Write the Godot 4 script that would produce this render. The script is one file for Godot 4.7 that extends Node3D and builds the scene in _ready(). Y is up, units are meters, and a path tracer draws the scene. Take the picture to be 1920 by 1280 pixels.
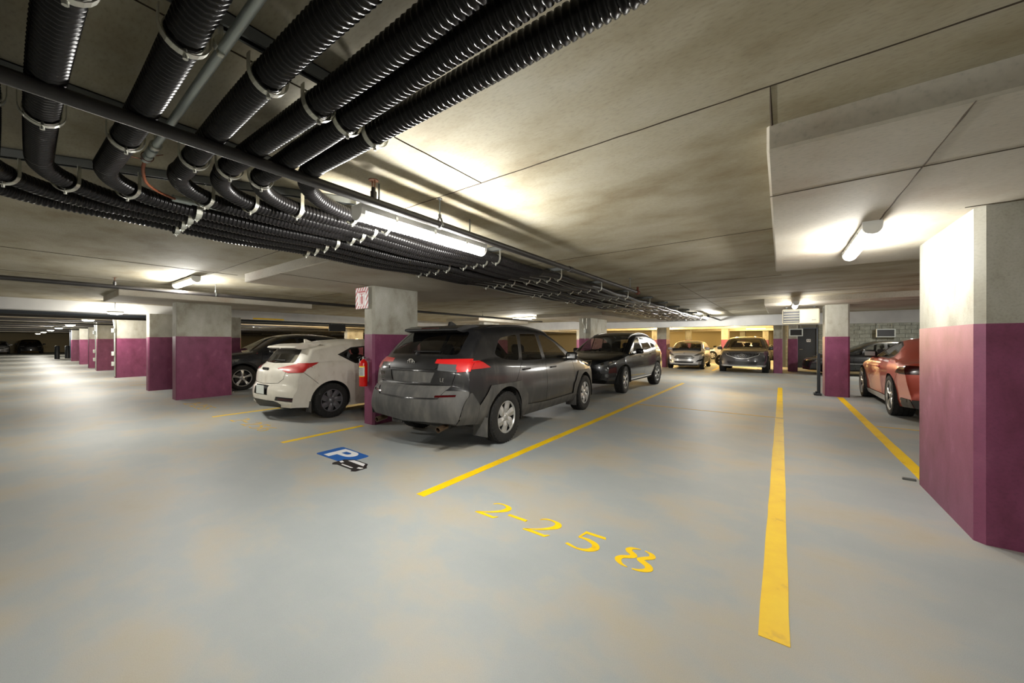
extends Node3D
# An underground car park: concrete slab with drop panels, purple painted piers, ribbed conduits, parked cars.

const SLAB := 2.5       # underside of the slab
const PANEL := 2.37     # underside of the drop panels
const DADO := 1.545     # top of the purple paint
var M := {}
var taken := {}
var rng := RandomNumberGenerator.new()

func _ready():
	rng.seed = 7
	# ---------------------------------------------------------------- camera, air, exposure
	var cam := Camera3D.new(); cam.name = "camera"; add_child(cam)
	cam.position = Vector3(0, 1.42, 0)
	cam.rotation.y = atan2(505.0, 690.0)
	cam.fov = rad_to_deg(2.0 * atan(640.0 / 690.0))
	cam.near = 0.05; cam.far = 300.0
	var we := WorldEnvironment.new(); we.name = "environment"; add_child(we)
	var env := Environment.new(); we.environment = env
	env.background_mode = Environment.BG_COLOR
	env.background_color = Color(0.0, 0.0, 0.0)
	env.tonemap_mode = Environment.TONE_MAPPER_LINEAR
	env.tonemap_exposure = 1.0
	env.sdfgi_enabled = true; env.ssao_enabled = true; env.ssil_enabled = true
	materials()
	lamps()
	structure()
	columns()
	markings()
	conduits()
	services()
	cars()
	far_things()

# ==================================================================== mesh builder
class MB:
	var v := PackedVector3Array()
	var n := PackedVector3Array()

	func trin(a: Vector3, b: Vector3, c: Vector3, na: Vector3, nb: Vector3, nc: Vector3) -> void:
		var f := (c - a).cross(b - a)
		if f.length_squared() < 1e-18:
			return
		if f.dot(na + nb + nc) < 0.0:
			v.append(a); v.append(c); v.append(b); n.append(na); n.append(nc); n.append(nb)
		else:
			v.append(a); v.append(b); v.append(c); n.append(na); n.append(nb); n.append(nc)

	func tri(a: Vector3, b: Vector3, c: Vector3, out := Vector3.ZERO) -> void:
		var f := (c - a).cross(b - a)
		if f.length_squared() < 1e-18:
			return
		f = f.normalized()
		if out != Vector3.ZERO and f.dot(out) < 0.0:
			trin(a, b, c, -f, -f, -f)
		else:
			trin(a, b, c, f, f, f)

	func quad(a: Vector3, b: Vector3, c: Vector3, d: Vector3, out := Vector3.ZERO) -> void:
		tri(a, b, c, out); tri(a, c, d, out)

	func box(c: Vector3, s: Vector3, bev := 0.0, xf := Transform3D()) -> MB:
		var h := s * 0.5
		var b := minf(bev, minf(h.x, minf(h.y, h.z)) * 0.95)
		var pts := {}
		for sx in [-1, 1]:
			for sy in [-1, 1]:
				for sz in [-1, 1]:
					var k := Vector3(sx, sy, sz)
					var p := h * k
					pts[[sx, sy, sz]] = [xf * (c + p - Vector3(0, b * sy, b * sz)), xf * (c + p - Vector3(b * sx, 0, b * sz)), xf * (c + p - Vector3(b * sx, b * sy, 0))]
		var mid := xf * c
		for ax in 3:
			for sg in [-1, 1]:
				var f := []
				for e in [[-1, -1], [1, -1], [1, 1], [-1, 1]]:
					var k := [0, 0, 0]
					k[ax] = sg; k[(ax + 1) % 3] = e[0]; k[(ax + 2) % 3] = e[1]
					f.append(pts[k][ax])
				quad(f[0], f[1], f[2], f[3], (f[0] + f[2]) * 0.5 - mid)
		if b > 0.0:
			for ax in 3:
				for e in [[-1, -1], [1, -1], [1, 1], [-1, 1]]:
					var k0 := [0, 0, 0]
					k0[ax] = -1; k0[(ax + 1) % 3] = e[0]; k0[(ax + 2) % 3] = e[1]
					var k1 := k0.duplicate(); k1[ax] = 1
					var u := (ax + 1) % 3
					var w := (ax + 2) % 3
					quad(pts[k0][u], pts[k1][u], pts[k1][w], pts[k0][w], (pts[k0][u] + pts[k1][w]) * 0.5 - mid)
			for k in pts:
				tri(pts[k][0], pts[k][1], pts[k][2], pts[k][0] + pts[k][1] + pts[k][2] - mid * 3.0)
		return self

	# profile points (radius, height along local y), swept round y
	func lathe(prof: Array, seg := 24, xf := Transform3D(), a0 := 0.0, a1 := TAU) -> MB:
		var pn := []
		for i in prof.size() - 1:
			var d: Vector2 = prof[i + 1] - prof[i]
			pn.append(Vector2(d.y, -d.x).normalized() if d.length() > 1e-7 else Vector2(1, 0))
		for i in prof.size() - 1:
			var na: Vector2 = pn[i]
			var nb: Vector2 = pn[i]
			if i > 0 and na.dot(pn[i - 1]) > 0.6: na = (na + pn[i - 1]).normalized()
			if i < pn.size() - 1 and nb.dot(pn[i + 1]) > 0.6: nb = (nb + pn[i + 1]).normalized()
			for k in seg:
				var p0 := lerpf(a0, a1, float(k) / seg)
				var p1 := lerpf(a0, a1, float(k + 1) / seg)
				var c0 := Vector3(cos(p0), 0, sin(p0))
				var c1 := Vector3(cos(p1), 0, sin(p1))
				var q := [prof[i], prof[i + 1]]
				var A: Vector3 = xf * (c0 * q[0].x + Vector3(0, q[0].y, 0))
				var B: Vector3 = xf * (c1 * q[0].x + Vector3(0, q[0].y, 0))
				var C: Vector3 = xf * (c1 * q[1].x + Vector3(0, q[1].y, 0))
				var D: Vector3 = xf * (c0 * q[1].x + Vector3(0, q[1].y, 0))
				var bs := xf.basis
				var n0a := (bs * (c0 * na.x + Vector3(0, na.y, 0))).normalized()
				var n1a := (bs * (c1 * na.x + Vector3(0, na.y, 0))).normalized()
				var n0b := (bs * (c0 * nb.x + Vector3(0, nb.y, 0))).normalized()
				var n1b := (bs * (c1 * nb.x + Vector3(0, nb.y, 0))).normalized()
				trin(A, B, C, n0a, n1a, n1b)
				trin(A, C, D, n0a, n1b, n0b)
		return self

	# polygon in local xy, extruded from z0 to z1
	func prism(poly: PackedVector2Array, z0: float, z1: float, xf := Transform3D()) -> MB:
		var idx := Geometry2D.triangulate_polygon(poly)
		var up := xf.basis.z.normalized()
		for t in range(0, idx.size(), 3):
			var a := poly[idx[t]]; var b := poly[idx[t + 1]]; var c := poly[idx[t + 2]]
			tri(xf * Vector3(a.x, a.y, z1), xf * Vector3(b.x, b.y, z1), xf * Vector3(c.x, c.y, z1), up)
			tri(xf * Vector3(a.x, a.y, z0), xf * Vector3(b.x, b.y, z0), xf * Vector3(c.x, c.y, z0), -up)
		var ccw := not Geometry2D.is_polygon_clockwise(poly)
		for i in poly.size():
			var a := poly[i]; var b := poly[(i + 1) % poly.size()]
			var d := b - a
			var o := Vector3(d.y, -d.x, 0) * (1.0 if ccw else -1.0)
			quad(xf * Vector3(a.x, a.y, z0), xf * Vector3(b.x, b.y, z0), xf * Vector3(b.x, b.y, z1), xf * Vector3(a.x, a.y, z1), xf.basis * o)
		return self

	# round tube along a path; pitch > 0 makes ring ribs of depth rib
	func tube(path: PackedVector3Array, r: float, seg := 10, caps := true) -> MB:
		var rr := PackedFloat32Array(); rr.resize(path.size()); rr.fill(r)
		return sweep(path, rr, seg, caps)

	func sweep(path: PackedVector3Array, rr: PackedFloat32Array, seg := 10, caps := true) -> MB:
		var t0 := (path[1] - path[0]).normalized()
		var up := Vector3.UP if absf(t0.y) < 0.9 else Vector3.RIGHT
		var u := t0.cross(up).normalized()
		var prev := PackedVector3Array(); var prevn := PackedVector3Array()
		for i in path.size():
			var t := (path[mini(i + 1, path.size() - 1)] - path[maxi(i - 1, 0)]).normalized()
			u = (u - t * u.dot(t)).normalized()
			var w := t.cross(u)
			var slope := 0.0
			if i > 0 and i < path.size() - 1:
				slope = (rr[i + 1] - rr[i - 1]) / maxf((path[i + 1] - path[i - 1]).length(), 1e-5)
			var ring := PackedVector3Array(); var rn := PackedVector3Array()
			for k in seg + 1:
				var a := TAU * k / seg
				var d := u * cos(a) + w * sin(a)
				ring.append(path[i] + d * rr[i]); rn.append((d - t * slope).normalized())
			if i > 0:
				for k in seg:
					trin(prev[k], prev[k + 1], ring[k + 1], prevn[k], prevn[k + 1], rn[k + 1])
					trin(prev[k], ring[k + 1], ring[k], prevn[k], rn[k + 1], rn[k])
			elif caps:
				for k in seg: tri(path[0], ring[k], ring[k + 1], -t)
			if caps and i == path.size() - 1:
				for k in seg: tri(path[i], ring[k], ring[k + 1], t)
			prev = ring; prevn = rn
		return self

	# rounded lump (superellipsoid)
	func blob(c: Vector3, s: Vector3, e := 0.55, xf := Transform3D()) -> MB:
		var f := func(a: float) -> float: return signf(a) * pow(absf(a), e)
		var at := func(i: int, k: int) -> Vector3:
			var la := -PI / 2 + PI * i / 8.0; var lo := TAU * k / 16.0
			return Vector3(f.call(cos(la)) * f.call(cos(lo)), f.call(sin(la)), f.call(cos(la)) * f.call(sin(lo)))
		for i in 8:
			for k in 16:
				var q := [at.call(i, k), at.call(i, k + 1), at.call(i + 1, k + 1), at.call(i + 1, k)]
				var p := []; var nn := []
				for d in q:
					p.append(xf * (c + d * s * 0.5))
					nn.append((xf.basis * (d * Vector3(1.0 / s.x, 1.0 / s.y, 1.0 / s.z))).normalized())
				trin(p[0], p[1], p[2], nn[0], nn[1], nn[2]); trin(p[0], p[2], p[3], nn[0], nn[2], nn[3])
		return self

	# flat bar bent along a path: width across "side", thickness th
	func strap(path: PackedVector3Array, side: Vector3, width: float, th: float) -> MB:
		var pl := []
		for i in path.size():
			var t := (path[mini(i + 1, path.size() - 1)] - path[maxi(i - 1, 0)]).normalized()
			var o := t.cross(side).normalized() * th * 0.5
			var s := side.normalized() * width * 0.5
			pl.append([path[i] + o + s, path[i] + o - s, path[i] - o - s, path[i] - o + s])
		for i in path.size() - 1:
			var mid := (path[i] + path[i + 1]) * 0.5
			for k in 4:
				var a: Vector3 = pl[i][k]; var b: Vector3 = pl[i][(k + 1) % 4]; var c: Vector3 = pl[i + 1][(k + 1) % 4]; var d: Vector3 = pl[i + 1][k]
				quad(a, b, c, d, (a + b + c + d) * 0.25 - mid)
		for e in [0, path.size() - 1]:
			quad(pl[e][0], pl[e][1], pl[e][2], pl[e][3])
		return self

	var plan_uv := false      # lay textures out over x and z, for level surfaces

	func mesh() -> ArrayMesh:
		var a := []
		a.resize(Mesh.ARRAY_MAX)
		a[Mesh.ARRAY_VERTEX] = v
		a[Mesh.ARRAY_NORMAL] = n
		if plan_uv:
			var uv := PackedVector2Array()
			for p in v: uv.append(Vector2(p.x, p.z))
			a[Mesh.ARRAY_TEX_UV] = uv; a[Mesh.ARRAY_TEX_UV2] = uv
		var m := ArrayMesh.new()
		m.add_surface_from_arrays(Mesh.PRIMITIVE_TRIANGLES, a)
		return m

# ==================================================================== nodes
func numbered(called: String) -> String:
	var k: int = taken.get(called, -1) + 1
	taken[called] = k
	return called if k == 0 else "%s_%03d" % [called, k]

func obj(called: String, mb: MB, m: Material, parent: Node = self) -> MeshInstance3D:
	return inst(called, mb.mesh(), m, parent)

func inst(called: String, me: Mesh, m: Material, parent: Node = self) -> MeshInstance3D:
	var o := MeshInstance3D.new()
	o.name = numbered(called) if parent == self else called
	o.mesh = me
	o.material_override = m
	o.cast_shadow = GeometryInstance3D.SHADOW_CASTING_SETTING_ON
	parent.add_child(o, true)
	return o

func tag(o: Node, label: String, category: String, group := "") -> Node:
	o.set_meta("label", label); o.set_meta("category", category)
	if group: o.set_meta("group", group)
	return o

func thing(called: String, label: String, category: String, at := Vector3.ZERO, turn := 0.0, group := "") -> Node3D:
	var o := Node3D.new(); o.name = numbered(called); add_child(o)
	o.position = at; o.rotation.y = turn
	tag(o, label, category, group)
	return o

func struct(called: String, mb: MB, m: Material) -> MeshInstance3D:
	var o := obj(called, mb, m)
	o.set_meta("kind", "structure")
	return o

func copy(o: Node3D, at: Vector3, turn := 0.0, label := "", called := "") -> Node3D:
	var c: Node3D = o.duplicate()
	c.name = numbered(called if called else String(o.name).rstrip("0123456789").trim_suffix("_"))
	add_child(c); c.position = at; c.rotation.y = turn
	if label: c.set_meta("label", label)
	return c

# ==================================================================== small maths
func lin(tab: Array, x: float) -> float:      # piecewise linear table [[x, y], ...]
	if x <= tab[0][0]: return tab[0][1]
	for i in tab.size() - 1:
		if x <= tab[i + 1][0]:
			return lerpf(tab[i][1], tab[i + 1][1], (x - tab[i][0]) / maxf(tab[i + 1][0] - tab[i][0], 1e-6))
	return tab[-1][1]

func smooth(pts: Array, steps := 6) -> PackedVector2Array:   # Catmull-Rom through the points
	var out := PackedVector2Array()
	for i in pts.size() - 1:
		var p0: Vector2 = pts[maxi(i - 1, 0)]; var p1: Vector2 = pts[i]; var p2: Vector2 = pts[i + 1]; var p3: Vector2 = pts[mini(i + 2, pts.size() - 1)]
		for k in steps:
			out.append(p1.cubic_interpolate(p2, p0, p3, float(k) / steps))
	out.append(pts[-1])
	return out

func round_poly(pts: PackedVector2Array, r := 0.03) -> PackedVector2Array:   # corners rounded with a small arc
	var out := PackedVector2Array()
	for i in pts.size():
		var p := pts[i]
		var a := pts[(i - 1 + pts.size()) % pts.size()] - p
		var b := pts[(i + 1) % pts.size()] - p
		var q := minf(r, minf(a.length(), b.length()) * 0.45)
		a = p + a.normalized() * q; b = p + b.normalized() * q
		for k in 4:
			var t := k / 3.0
			out.append(a.lerp(p, t).lerp(p.lerp(b, t), t))
	return out

func circle(c: Vector2, r: float, seg := 32) -> PackedVector2Array:
	var out := PackedVector2Array()
	for k in seg: out.append(c + Vector2.from_angle(TAU * k / seg) * r)
	return out

func v2(a: Array) -> PackedVector2Array:      # flat number list -> points
	var out := PackedVector2Array()
	for i in range(0, a.size(), 2): out.append(Vector2(a[i], a[i + 1]))
	return out

# ==================================================================== materials
func mat(c: Color, rough := 0.6, metal := 0.0) -> StandardMaterial3D:
	var m := StandardMaterial3D.new()
	m.albedo_color = c; m.roughness = rough; m.metallic = metal
	return m

func noise_tex(freq: float, ramp: Array, seed_ := 1, oct := 5, size := 512, kind := FastNoiseLite.TYPE_SIMPLEX_SMOOTH, wide := 1.0) -> NoiseTexture2D:
	var f := FastNoiseLite.new()
	f.noise_type = kind; f.frequency = freq; f.seed = seed_; f.fractal_octaves = oct; f.fractal_gain = 0.58
	var t := NoiseTexture2D.new()
	t.noise = f; t.width = int(size * wide); t.height = size; t.seamless = true; t.normalize = true
	if ramp.size():
		var g := Gradient.new()
		var offs := PackedFloat32Array(); var cols := PackedColorArray()
		for e in ramp: offs.append(e[0]); cols.append(e[1])
		g.offsets = offs; g.colors = cols
		t.color_ramp = g
	return t

func tri_mat(tex: Texture2D, scale: Vector3, rough := 0.8, detail: Texture2D = null, dscale := Vector3.ONE, world := true) -> StandardMaterial3D:
	var m := mat(Color.WHITE, rough)
	m.albedo_texture = tex
	m.uv1_triplanar = true; m.uv1_world_triplanar = world; m.uv1_scale = scale
	if detail:
		m.detail_enabled = true; m.detail_albedo = detail; m.detail_blend_mode = BaseMaterial3D.BLEND_MODE_MUL
		m.detail_uv_layer = BaseMaterial3D.DETAIL_UV_2
		m.uv2_triplanar = true; m.uv2_world_triplanar = world; m.uv2_scale = dscale
	return m

func g(v: float, r := 0.0, b := 0.0) -> Color: return Color(v + r, v, v + b)

func paint(c: Color, rough := 0.25) -> StandardMaterial3D:
	var m := mat(c, rough, 0.25)
	m.clearcoat_enabled = true; m.clearcoat = 0.9; m.clearcoat_roughness = 0.06
	return m

func glass(c: Color) -> StandardMaterial3D:
	var m := mat(c, 0.03)
	m.transparency = BaseMaterial3D.TRANSPARENCY_ALPHA
	return m

func glow(c: Color, e: float) -> StandardMaterial3D:
	var m := mat(c, 0.4)
	m.emission_enabled = true; m.emission = c; m.emission_energy_multiplier = e
	return m

func materials():
	var speck := noise_tex(0.09, [[0.0, g(0.86)], [0.3, g(0.97)], [0.6, g(1.0)], [1.0, g(1.0)]], 3, 4)
	var grain := noise_tex(0.30, [[0.0, g(0.78)], [0.35, g(0.95)], [1.0, g(1.0)]], 5, 3)
	# floor: blue-grey traffic coating under patches of tracked-in sand
	M.floor = tri_mat(noise_tex(0.006, [[0.0, Color(0.635, 0.66, 0.665)], [0.42, Color(0.66, 0.68, 0.68)], [0.58, Color(0.69, 0.69, 0.665)], [0.78, Color(0.71, 0.69, 0.635)], [1.0, Color(0.70, 0.665, 0.59)]], 11, 6, 1024), Vector3(0.11, 0.11, 0.16), 0.55, grain, Vector3(1.7, 1.7, 1.7))
	# slab: form-cast concrete, tan stains
	M.slab = tri_mat(noise_tex(0.005, [[0.0, Color(0.53, 0.475, 0.375)], [0.3, Color(0.61, 0.575, 0.48)], [0.6, Color(0.665, 0.635, 0.55)], [1.0, Color(0.705, 0.685, 0.62)]], 21, 6, 1024), Vector3(0.17, 0.17, 0.30), 0.85, speck, Vector3(0.5, 0.5, 1.4))
	M.panel = tri_mat(noise_tex(0.006, [[0.0, Color(0.66, 0.60, 0.53)], [0.4, Color(0.71, 0.68, 0.62)], [1.0, Color(0.76, 0.74, 0.69)]], 23, 5, 512), Vector3(0.21, 0.21, 0.21), 0.85, speck, Vector3(0.5, 0.5, 1.2))
	for k in [M.floor, M.slab]:
		k.uv1_triplanar = false; k.uv2_triplanar = false; k.uv1_scale = Vector3(k.uv1_scale.x, k.uv1_scale.z, 1); k.uv2_scale = Vector3(k.uv2_scale.x, k.uv2_scale.z, 1)
	M.concrete = tri_mat(noise_tex(0.008, [[0.0, Color(0.55, 0.53, 0.47)], [0.4, Color(0.66, 0.65, 0.60)], [1.0, Color(0.74, 0.735, 0.70)]], 31, 5, 512), Vector3(0.5, 0.3, 0.5), 0.85, speck, Vector3(1.1, 1.1, 1.1))
	M.purple = tri_mat(noise_tex(0.010, [[0.0, Color(0.43, 0.19, 0.30)], [0.4, Color(0.49, 0.235, 0.36)], [0.7, Color(0.51, 0.255, 0.38)], [1.0, Color(0.57, 0.33, 0.44)]], 41, 5, 512), Vector3(0.6, 0.35, 0.6), 0.5, speck, Vector3(0.9, 0.9, 0.9))
	M.white_wall = tri_mat(noise_tex(0.008, [[0.0, g(0.76)], [0.5, g(0.82, 0.0, -0.01)], [1.0, g(0.85)]], 43, 4, 256), Vector3(0.3, 0.3, 0.3), 0.8)
	M.block = tri_mat(noise_tex(0.02, [[0.0, Color(0.50, 0.51, 0.47)], [1.0, Color(0.66, 0.67, 0.63)]], 45, 5, 256), Vector3(0.8, 0.8, 0.8), 0.9, speck, Vector3(2, 2, 2))
	M.mortar = mat(Color(0.45, 0.45, 0.42), 0.95)
	M.far_wall = mat(Color(0.74, 0.69, 0.56), 0.9)
	M.seam = mat(Color(0.26, 0.22, 0.17), 0.95)
	M.yellow = tri_mat(noise_tex(0.02, [[0.0, Color(0.84, 0.66, 0.20)], [0.22, Color(0.97, 0.79, 0.03)], [1.0, Color(1.0, 0.84, 0.02)]], 51, 5, 256), Vector3(0.7, 0.7, 0.7), 0.5)
	M.yellow_worn = tri_mat(noise_tex(0.03, [[0.0, Color(0.70, 0.64, 0.48)], [0.4, Color(0.82, 0.68, 0.30)], [1.0, Color(0.92, 0.73, 0.20)]], 52, 5, 256), Vector3(0.9, 0.9, 0.9), 0.6)
	M.conduit = mat(Color(0.085, 0.08, 0.082), 0.30)
	M.conduit.metallic_specular = 0.36
	M.zinc = mat(Color(0.78, 0.78, 0.74), 0.32, 0.85)
	M.strut = mat(Color(0.42, 0.43, 0.42), 0.45, 0.6)
	M.emt = mat(Color(0.66, 0.69, 0.68), 0.38, 0.5)
	M.black_pipe = tri_mat(noise_tex(0.02, [[0.0, Color(0.10, 0.09, 0.09)], [0.6, Color(0.15, 0.14, 0.135)], [1.0, Color(0.27, 0.25, 0.235)]], 61, 4, 256), Vector3(1.5, 1.5, 0.6), 0.45)
	M.rust = mat(Color(0.36, 0.17, 0.09), 0.8)
	M.copper = mat(Color(0.55, 0.31, 0.20), 0.5, 0.2)
	M.exhaust = mat(Color(0.40, 0.33, 0.26), 0.35, 0.8)
	M.bronze = mat(Color(0.40, 0.27, 0.19), 0.4, 0.7)
	M.fixture = mat(Color(0.80, 0.80, 0.78), 0.5)
	M.glow = glow(Color(1.0, 0.985, 0.95), 9.0)
	M.glow_warm = glow(Color(1.0, 0.86, 0.58), 7.0)
	M.cream = mat(Color(0.86, 0.83, 0.73), 0.5)
	M.red = mat(Color(0.80, 0.07, 0.05), 0.28)
	M.sign_red = mat(Color(0.66, 0.04, 0.07), 0.5)
	M.white = mat(Color(0.92, 0.92, 0.92), 0.5)
	M.offwhite = mat(Color(0.80, 0.82, 0.80), 0.5)
	M.blue = mat(Color(0.03, 0.36, 0.68), 0.5)
	M.ink = mat(Color(0.10, 0.085, 0.09), 0.5)
	M.black = mat(Color(0.035, 0.035, 0.037), 0.55)
	M.door = mat(Color(0.13, 0.15, 0.17), 0.5)
	M.steel_blue = mat(Color(0.36, 0.40, 0.46), 0.5, 0.2)
	# cars
	M.tyre = tri_mat(noise_tex(0.03, [[0.0, Color(0.07, 0.068, 0.066)], [1.0, Color(0.15, 0.145, 0.135)]], 71, 4, 256), Vector3(2, 2, 2), 0.85, null, Vector3.ONE, false)
	M.silver = mat(Color(0.74, 0.74, 0.73), 0.35, 0.55)
	M.gunmetal = mat(Color(0.40, 0.40, 0.41), 0.38, 0.4)
	M.darkrim = mat(Color(0.05, 0.05, 0.052), 0.6)
	M.disc = mat(Color(0.35, 0.33, 0.31), 0.5, 0.6)
	M.chrome = mat(Color(0.88, 0.88, 0.88), 0.12, 1.0)
	M.plastic = tri_mat(noise_tex(0.02, [[0.0, Color(0.20, 0.20, 0.20)], [0.5, Color(0.29, 0.285, 0.275)], [1.0, Color(0.40, 0.39, 0.365)]], 72, 5, 256), Vector3(0.9, 0.35, 0.9), 0.7, null, Vector3.ONE, false)
	M.trim = mat(Color(0.05, 0.05, 0.052), 0.45)
	M.well = mat(Color(0.16, 0.158, 0.15), 0.9)      # dusty plastic liners
	M.cabin = mat(Color(0.055, 0.053, 0.052), 0.8)
	M.seat = mat(Color(0.11, 0.105, 0.10), 0.85)
	M.glass = glass(Color(0.04, 0.05, 0.05, 0.30))
	M.privacy = glass(Color(0.02, 0.022, 0.025, 0.62))
	M.lens = glass(Color(0.85, 0.88, 0.90, 0.18))
	M.lamp_red = mat(Color(0.72, 0.03, 0.03), 0.12)
	M.lamp_red.clearcoat_enabled = true
	M.lamp_dark = mat(Color(0.22, 0.02, 0.03), 0.1)
	M.lamp_clear = mat(Color(0.55, 0.56, 0.57), 0.12, 0.7)
	M.reflector = mat(Color(0.75, 0.76, 0.78), 0.15, 0.9)

# ==================================================================== lamps
func omni(parent: Node, at: Vector3, e: float, c := Color(1.0, 0.99, 0.965), size := 0.06):
	var l := OmniLight3D.new(); l.name = "lamp_glow"
	parent.add_child(l, true)
	l.position = at; l.light_energy = e * 0.265; l.light_color = c; l.light_size = size
	l.omni_range = 40.0; l.omni_attenuation = 2.0; l.shadow_enabled = true

# a 1.2 m wraparound fluorescent fixture, length along local z, lens downwards, origin at its top
var fix_mesh := {}
func linear_fixture(at: Vector3, turn: float, label: String, e: float, near := true, warm := false):
	var t := thing("linear_light_fixture", label, "light fixture", at, turn, "fluorescent light fixtures")
	if fix_mesh.is_empty():
		var h := MB.new().prism(v2([-0.055, -0.005, -0.05, 0.0, 0.05, 0.0, 0.055, -0.005, 0.058, -0.045, -0.058, -0.045]), -0.6, 0.6)
		fix_mesh.housing = h.mesh()
		var pr := []
		for k in 9: pr.append(Vector2(0.056, 0).rotated(-PI * k / 8.0) * Vector2(1, 1.0) + Vector2(0, -0.045))
		fix_mesh.lens = MB.new().prism(PackedVector2Array(pr), -0.585, 0.585).mesh()
		var rb := MB.new()
		for i in 38:
			var ring := PackedVector2Array(pr)
			for k in ring.size(): ring[k] = (ring[k] - Vector2(0, -0.045)) * 1.05 + Vector2(0, -0.045)
			var z := -0.57 + 1.14 * i / 37.0
			rb.prism(ring, z - 0.002, z + 0.002)
		fix_mesh.ribs = rb.mesh()
		var cp := PackedVector2Array(pr)
		for k in cp.size(): cp[k] = (cp[k] - Vector2(0, -0.045)) * 1.07 + Vector2(0, -0.045)
		cp.append(Vector2(-0.06, 0.0)); cp.append(Vector2(0.06, 0.0))
		fix_mesh.cap = MB.new().prism(cp, -0.014, 0.014).mesh()
		fix_mesh.clip = MB.new().box(Vector3.ZERO, Vector3(0.006, 0.035, 0.02), 0.001).mesh()
	inst("housing", fix_mesh.housing, M.fixture, t)
	inst("lamp_lens", fix_mesh.lens, M.glow_warm if warm else M.glow, t)
	if near: inst("lens_ribs", fix_mesh.ribs, M.fixture, t)
	for s in [-1, 1]:
		inst("end_cap", fix_mesh.cap, M.fixture, t).position.z = s * 0.6
		if near:
			for q in [-0.35, 0.0, 0.35]: inst("clip", fix_mesh.clip, M.zinc, t).position = Vector3(s * 0.061, -0.04, q)
	stems(t, [Vector3(0, 0, -0.45), Vector3(0, 0, 0.45)])
	var c := Color(1.0, 0.84, 0.55) if warm else Color(1.0, 0.99, 0.965)
	for q in ([-0.30, 0.30] if near else [0.0]):
		omni(t, Vector3(0, -0.16, q), e * (1.5 if near else 3.0), c, 0.05)
	return t

func nth(k: int) -> String: return ["first", "second", "third", "fourth", "fifth", "sixth", "seventh", "eighth", "ninth", "tenth", "eleventh", "twelfth"][k - 1]

func stems(t: Node3D, offs: Array):      # rods up to the slab for a fixture that hangs clear of it
	var up := SLAB - 0.012 - t.position.y
	if up > 0.02 and absf(t.position.y - PANEL) > 0.004:
		for o in offs: obj("stem", MB.new().tube(PackedVector3Array([o, o + Vector3(0, up, 0)]), 0.006, 6), M.strut, t)

func round_fixture(at: Vector3, label: String, e: float):
	var t := thing("round_light_fixture", label, "light fixture", at, 0.0, "round light fixtures along the aisle")
	obj("base", MB.new().lathe([Vector2(0, 0), Vector2(0.16, 0), Vector2(0.17, -0.03), Vector2(0.15, -0.05)], 20), M.fixture, t)
	obj("lamp_lens", MB.new().lathe([Vector2(0.15, -0.045), Vector2(0.14, -0.07), Vector2(0.08, -0.085), Vector2(0, -0.09)], 20), M.glow, t)
	stems(t, [Vector3.ZERO])
	omni(t, Vector3(0, -0.2, 0), e, Color(1.0, 0.98, 0.94), 0.12)

func lamps():
	# along the drive aisle
	linear_fixture(Vector3(-2.20, 2.30, -1.93), 0.0, "glowing ribbed fluorescent fixture hung under the black sprinkler pipe", 6.6)
	linear_fixture(Vector3(-8.30, SLAB - 0.012, -1.80), PI / 2, "glowing fluorescent fixture on the slab before the wide pier", 5.5)
	for x in [-9.5, -3.0, 3.5]:
		linear_fixture(Vector3(x, SLAB - 0.012, 3.6), PI / 2, "fluorescent fixture over the far side of the aisle", 2.6)
	# over the stalls
	linear_fixture(Vector3(0.58, PANEL, -4.62), 0.0, "glowing fluorescent fixture under the drop panel beside the nearest pier", 2.4)
	linear_fixture(Vector3(0.28, PANEL, -11.5), 0.0, "short glowing fluorescent fixture near the cream unit heater", 2.2)
	linear_fixture(Vector3(-2.36, 2.40, -15.6), 0.0, "fluorescent fixture at the far end of the conduit bundle", 9.0)
	linear_fixture(Vector3(-9.0, SLAB - 0.012, -13.2), PI / 2, "fluorescent fixture on the slab behind the black crossover", 9.0)
	linear_fixture(Vector3(3.9, 2.36, -20.6), PI / 2, "long fluorescent fixture before the concrete block wall", 9.0, false)
	linear_fixture(Vector3(6.0, SLAB - 0.012, -9.0), 0.0, "fluorescent fixture over the red coupe's bay", 6.0, false)
	for p in [Vector3(-19.0, 2.42, -9.0), Vector3(-26.0, 2.42, -9.0), Vector3(-12.5, 2.42, -20.0)]:  # lamps added to brighten these dark bays, no such source known
		linear_fixture(p, PI / 2, "added fluorescent fixture brightening the bays behind the white hatchback", 14.0, false)
	# left aisle
	var k := 1
	for x in [-14.6, -20.4, -27.0, -33.9, -41.0, -50.0, -60.0]:
		round_fixture(Vector3(x, 2.24, -1.70), "%s round glowing light fixture along the left aisle, counted from the white beam" % nth(k), 8.0 if k == 1 else 20.0)
		k += 1
	# warm lamps of the bays beyond the white beam
	for p in [Vector3(-2.2, 2.42, -25.5), Vector3(-6.6, 2.42, -26.5), Vector3(-10.5, 2.42, -24.0), Vector3(-1.5, 2.42, -32.0), Vector3(-8.5, 2.42, -35.0), Vector3(-20.0, 2.42, -12.0), Vector3(-24.0, 2.42, -18.0)]:
		linear_fixture(p, PI / 2, "warm glowing fluorescent fixture in the bays beyond the white beam", 20.0, false, true)

# ==================================================================== slab, floor, walls
func level() -> MB:
	var mb := MB.new(); mb.plan_uv = true
	return mb

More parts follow.
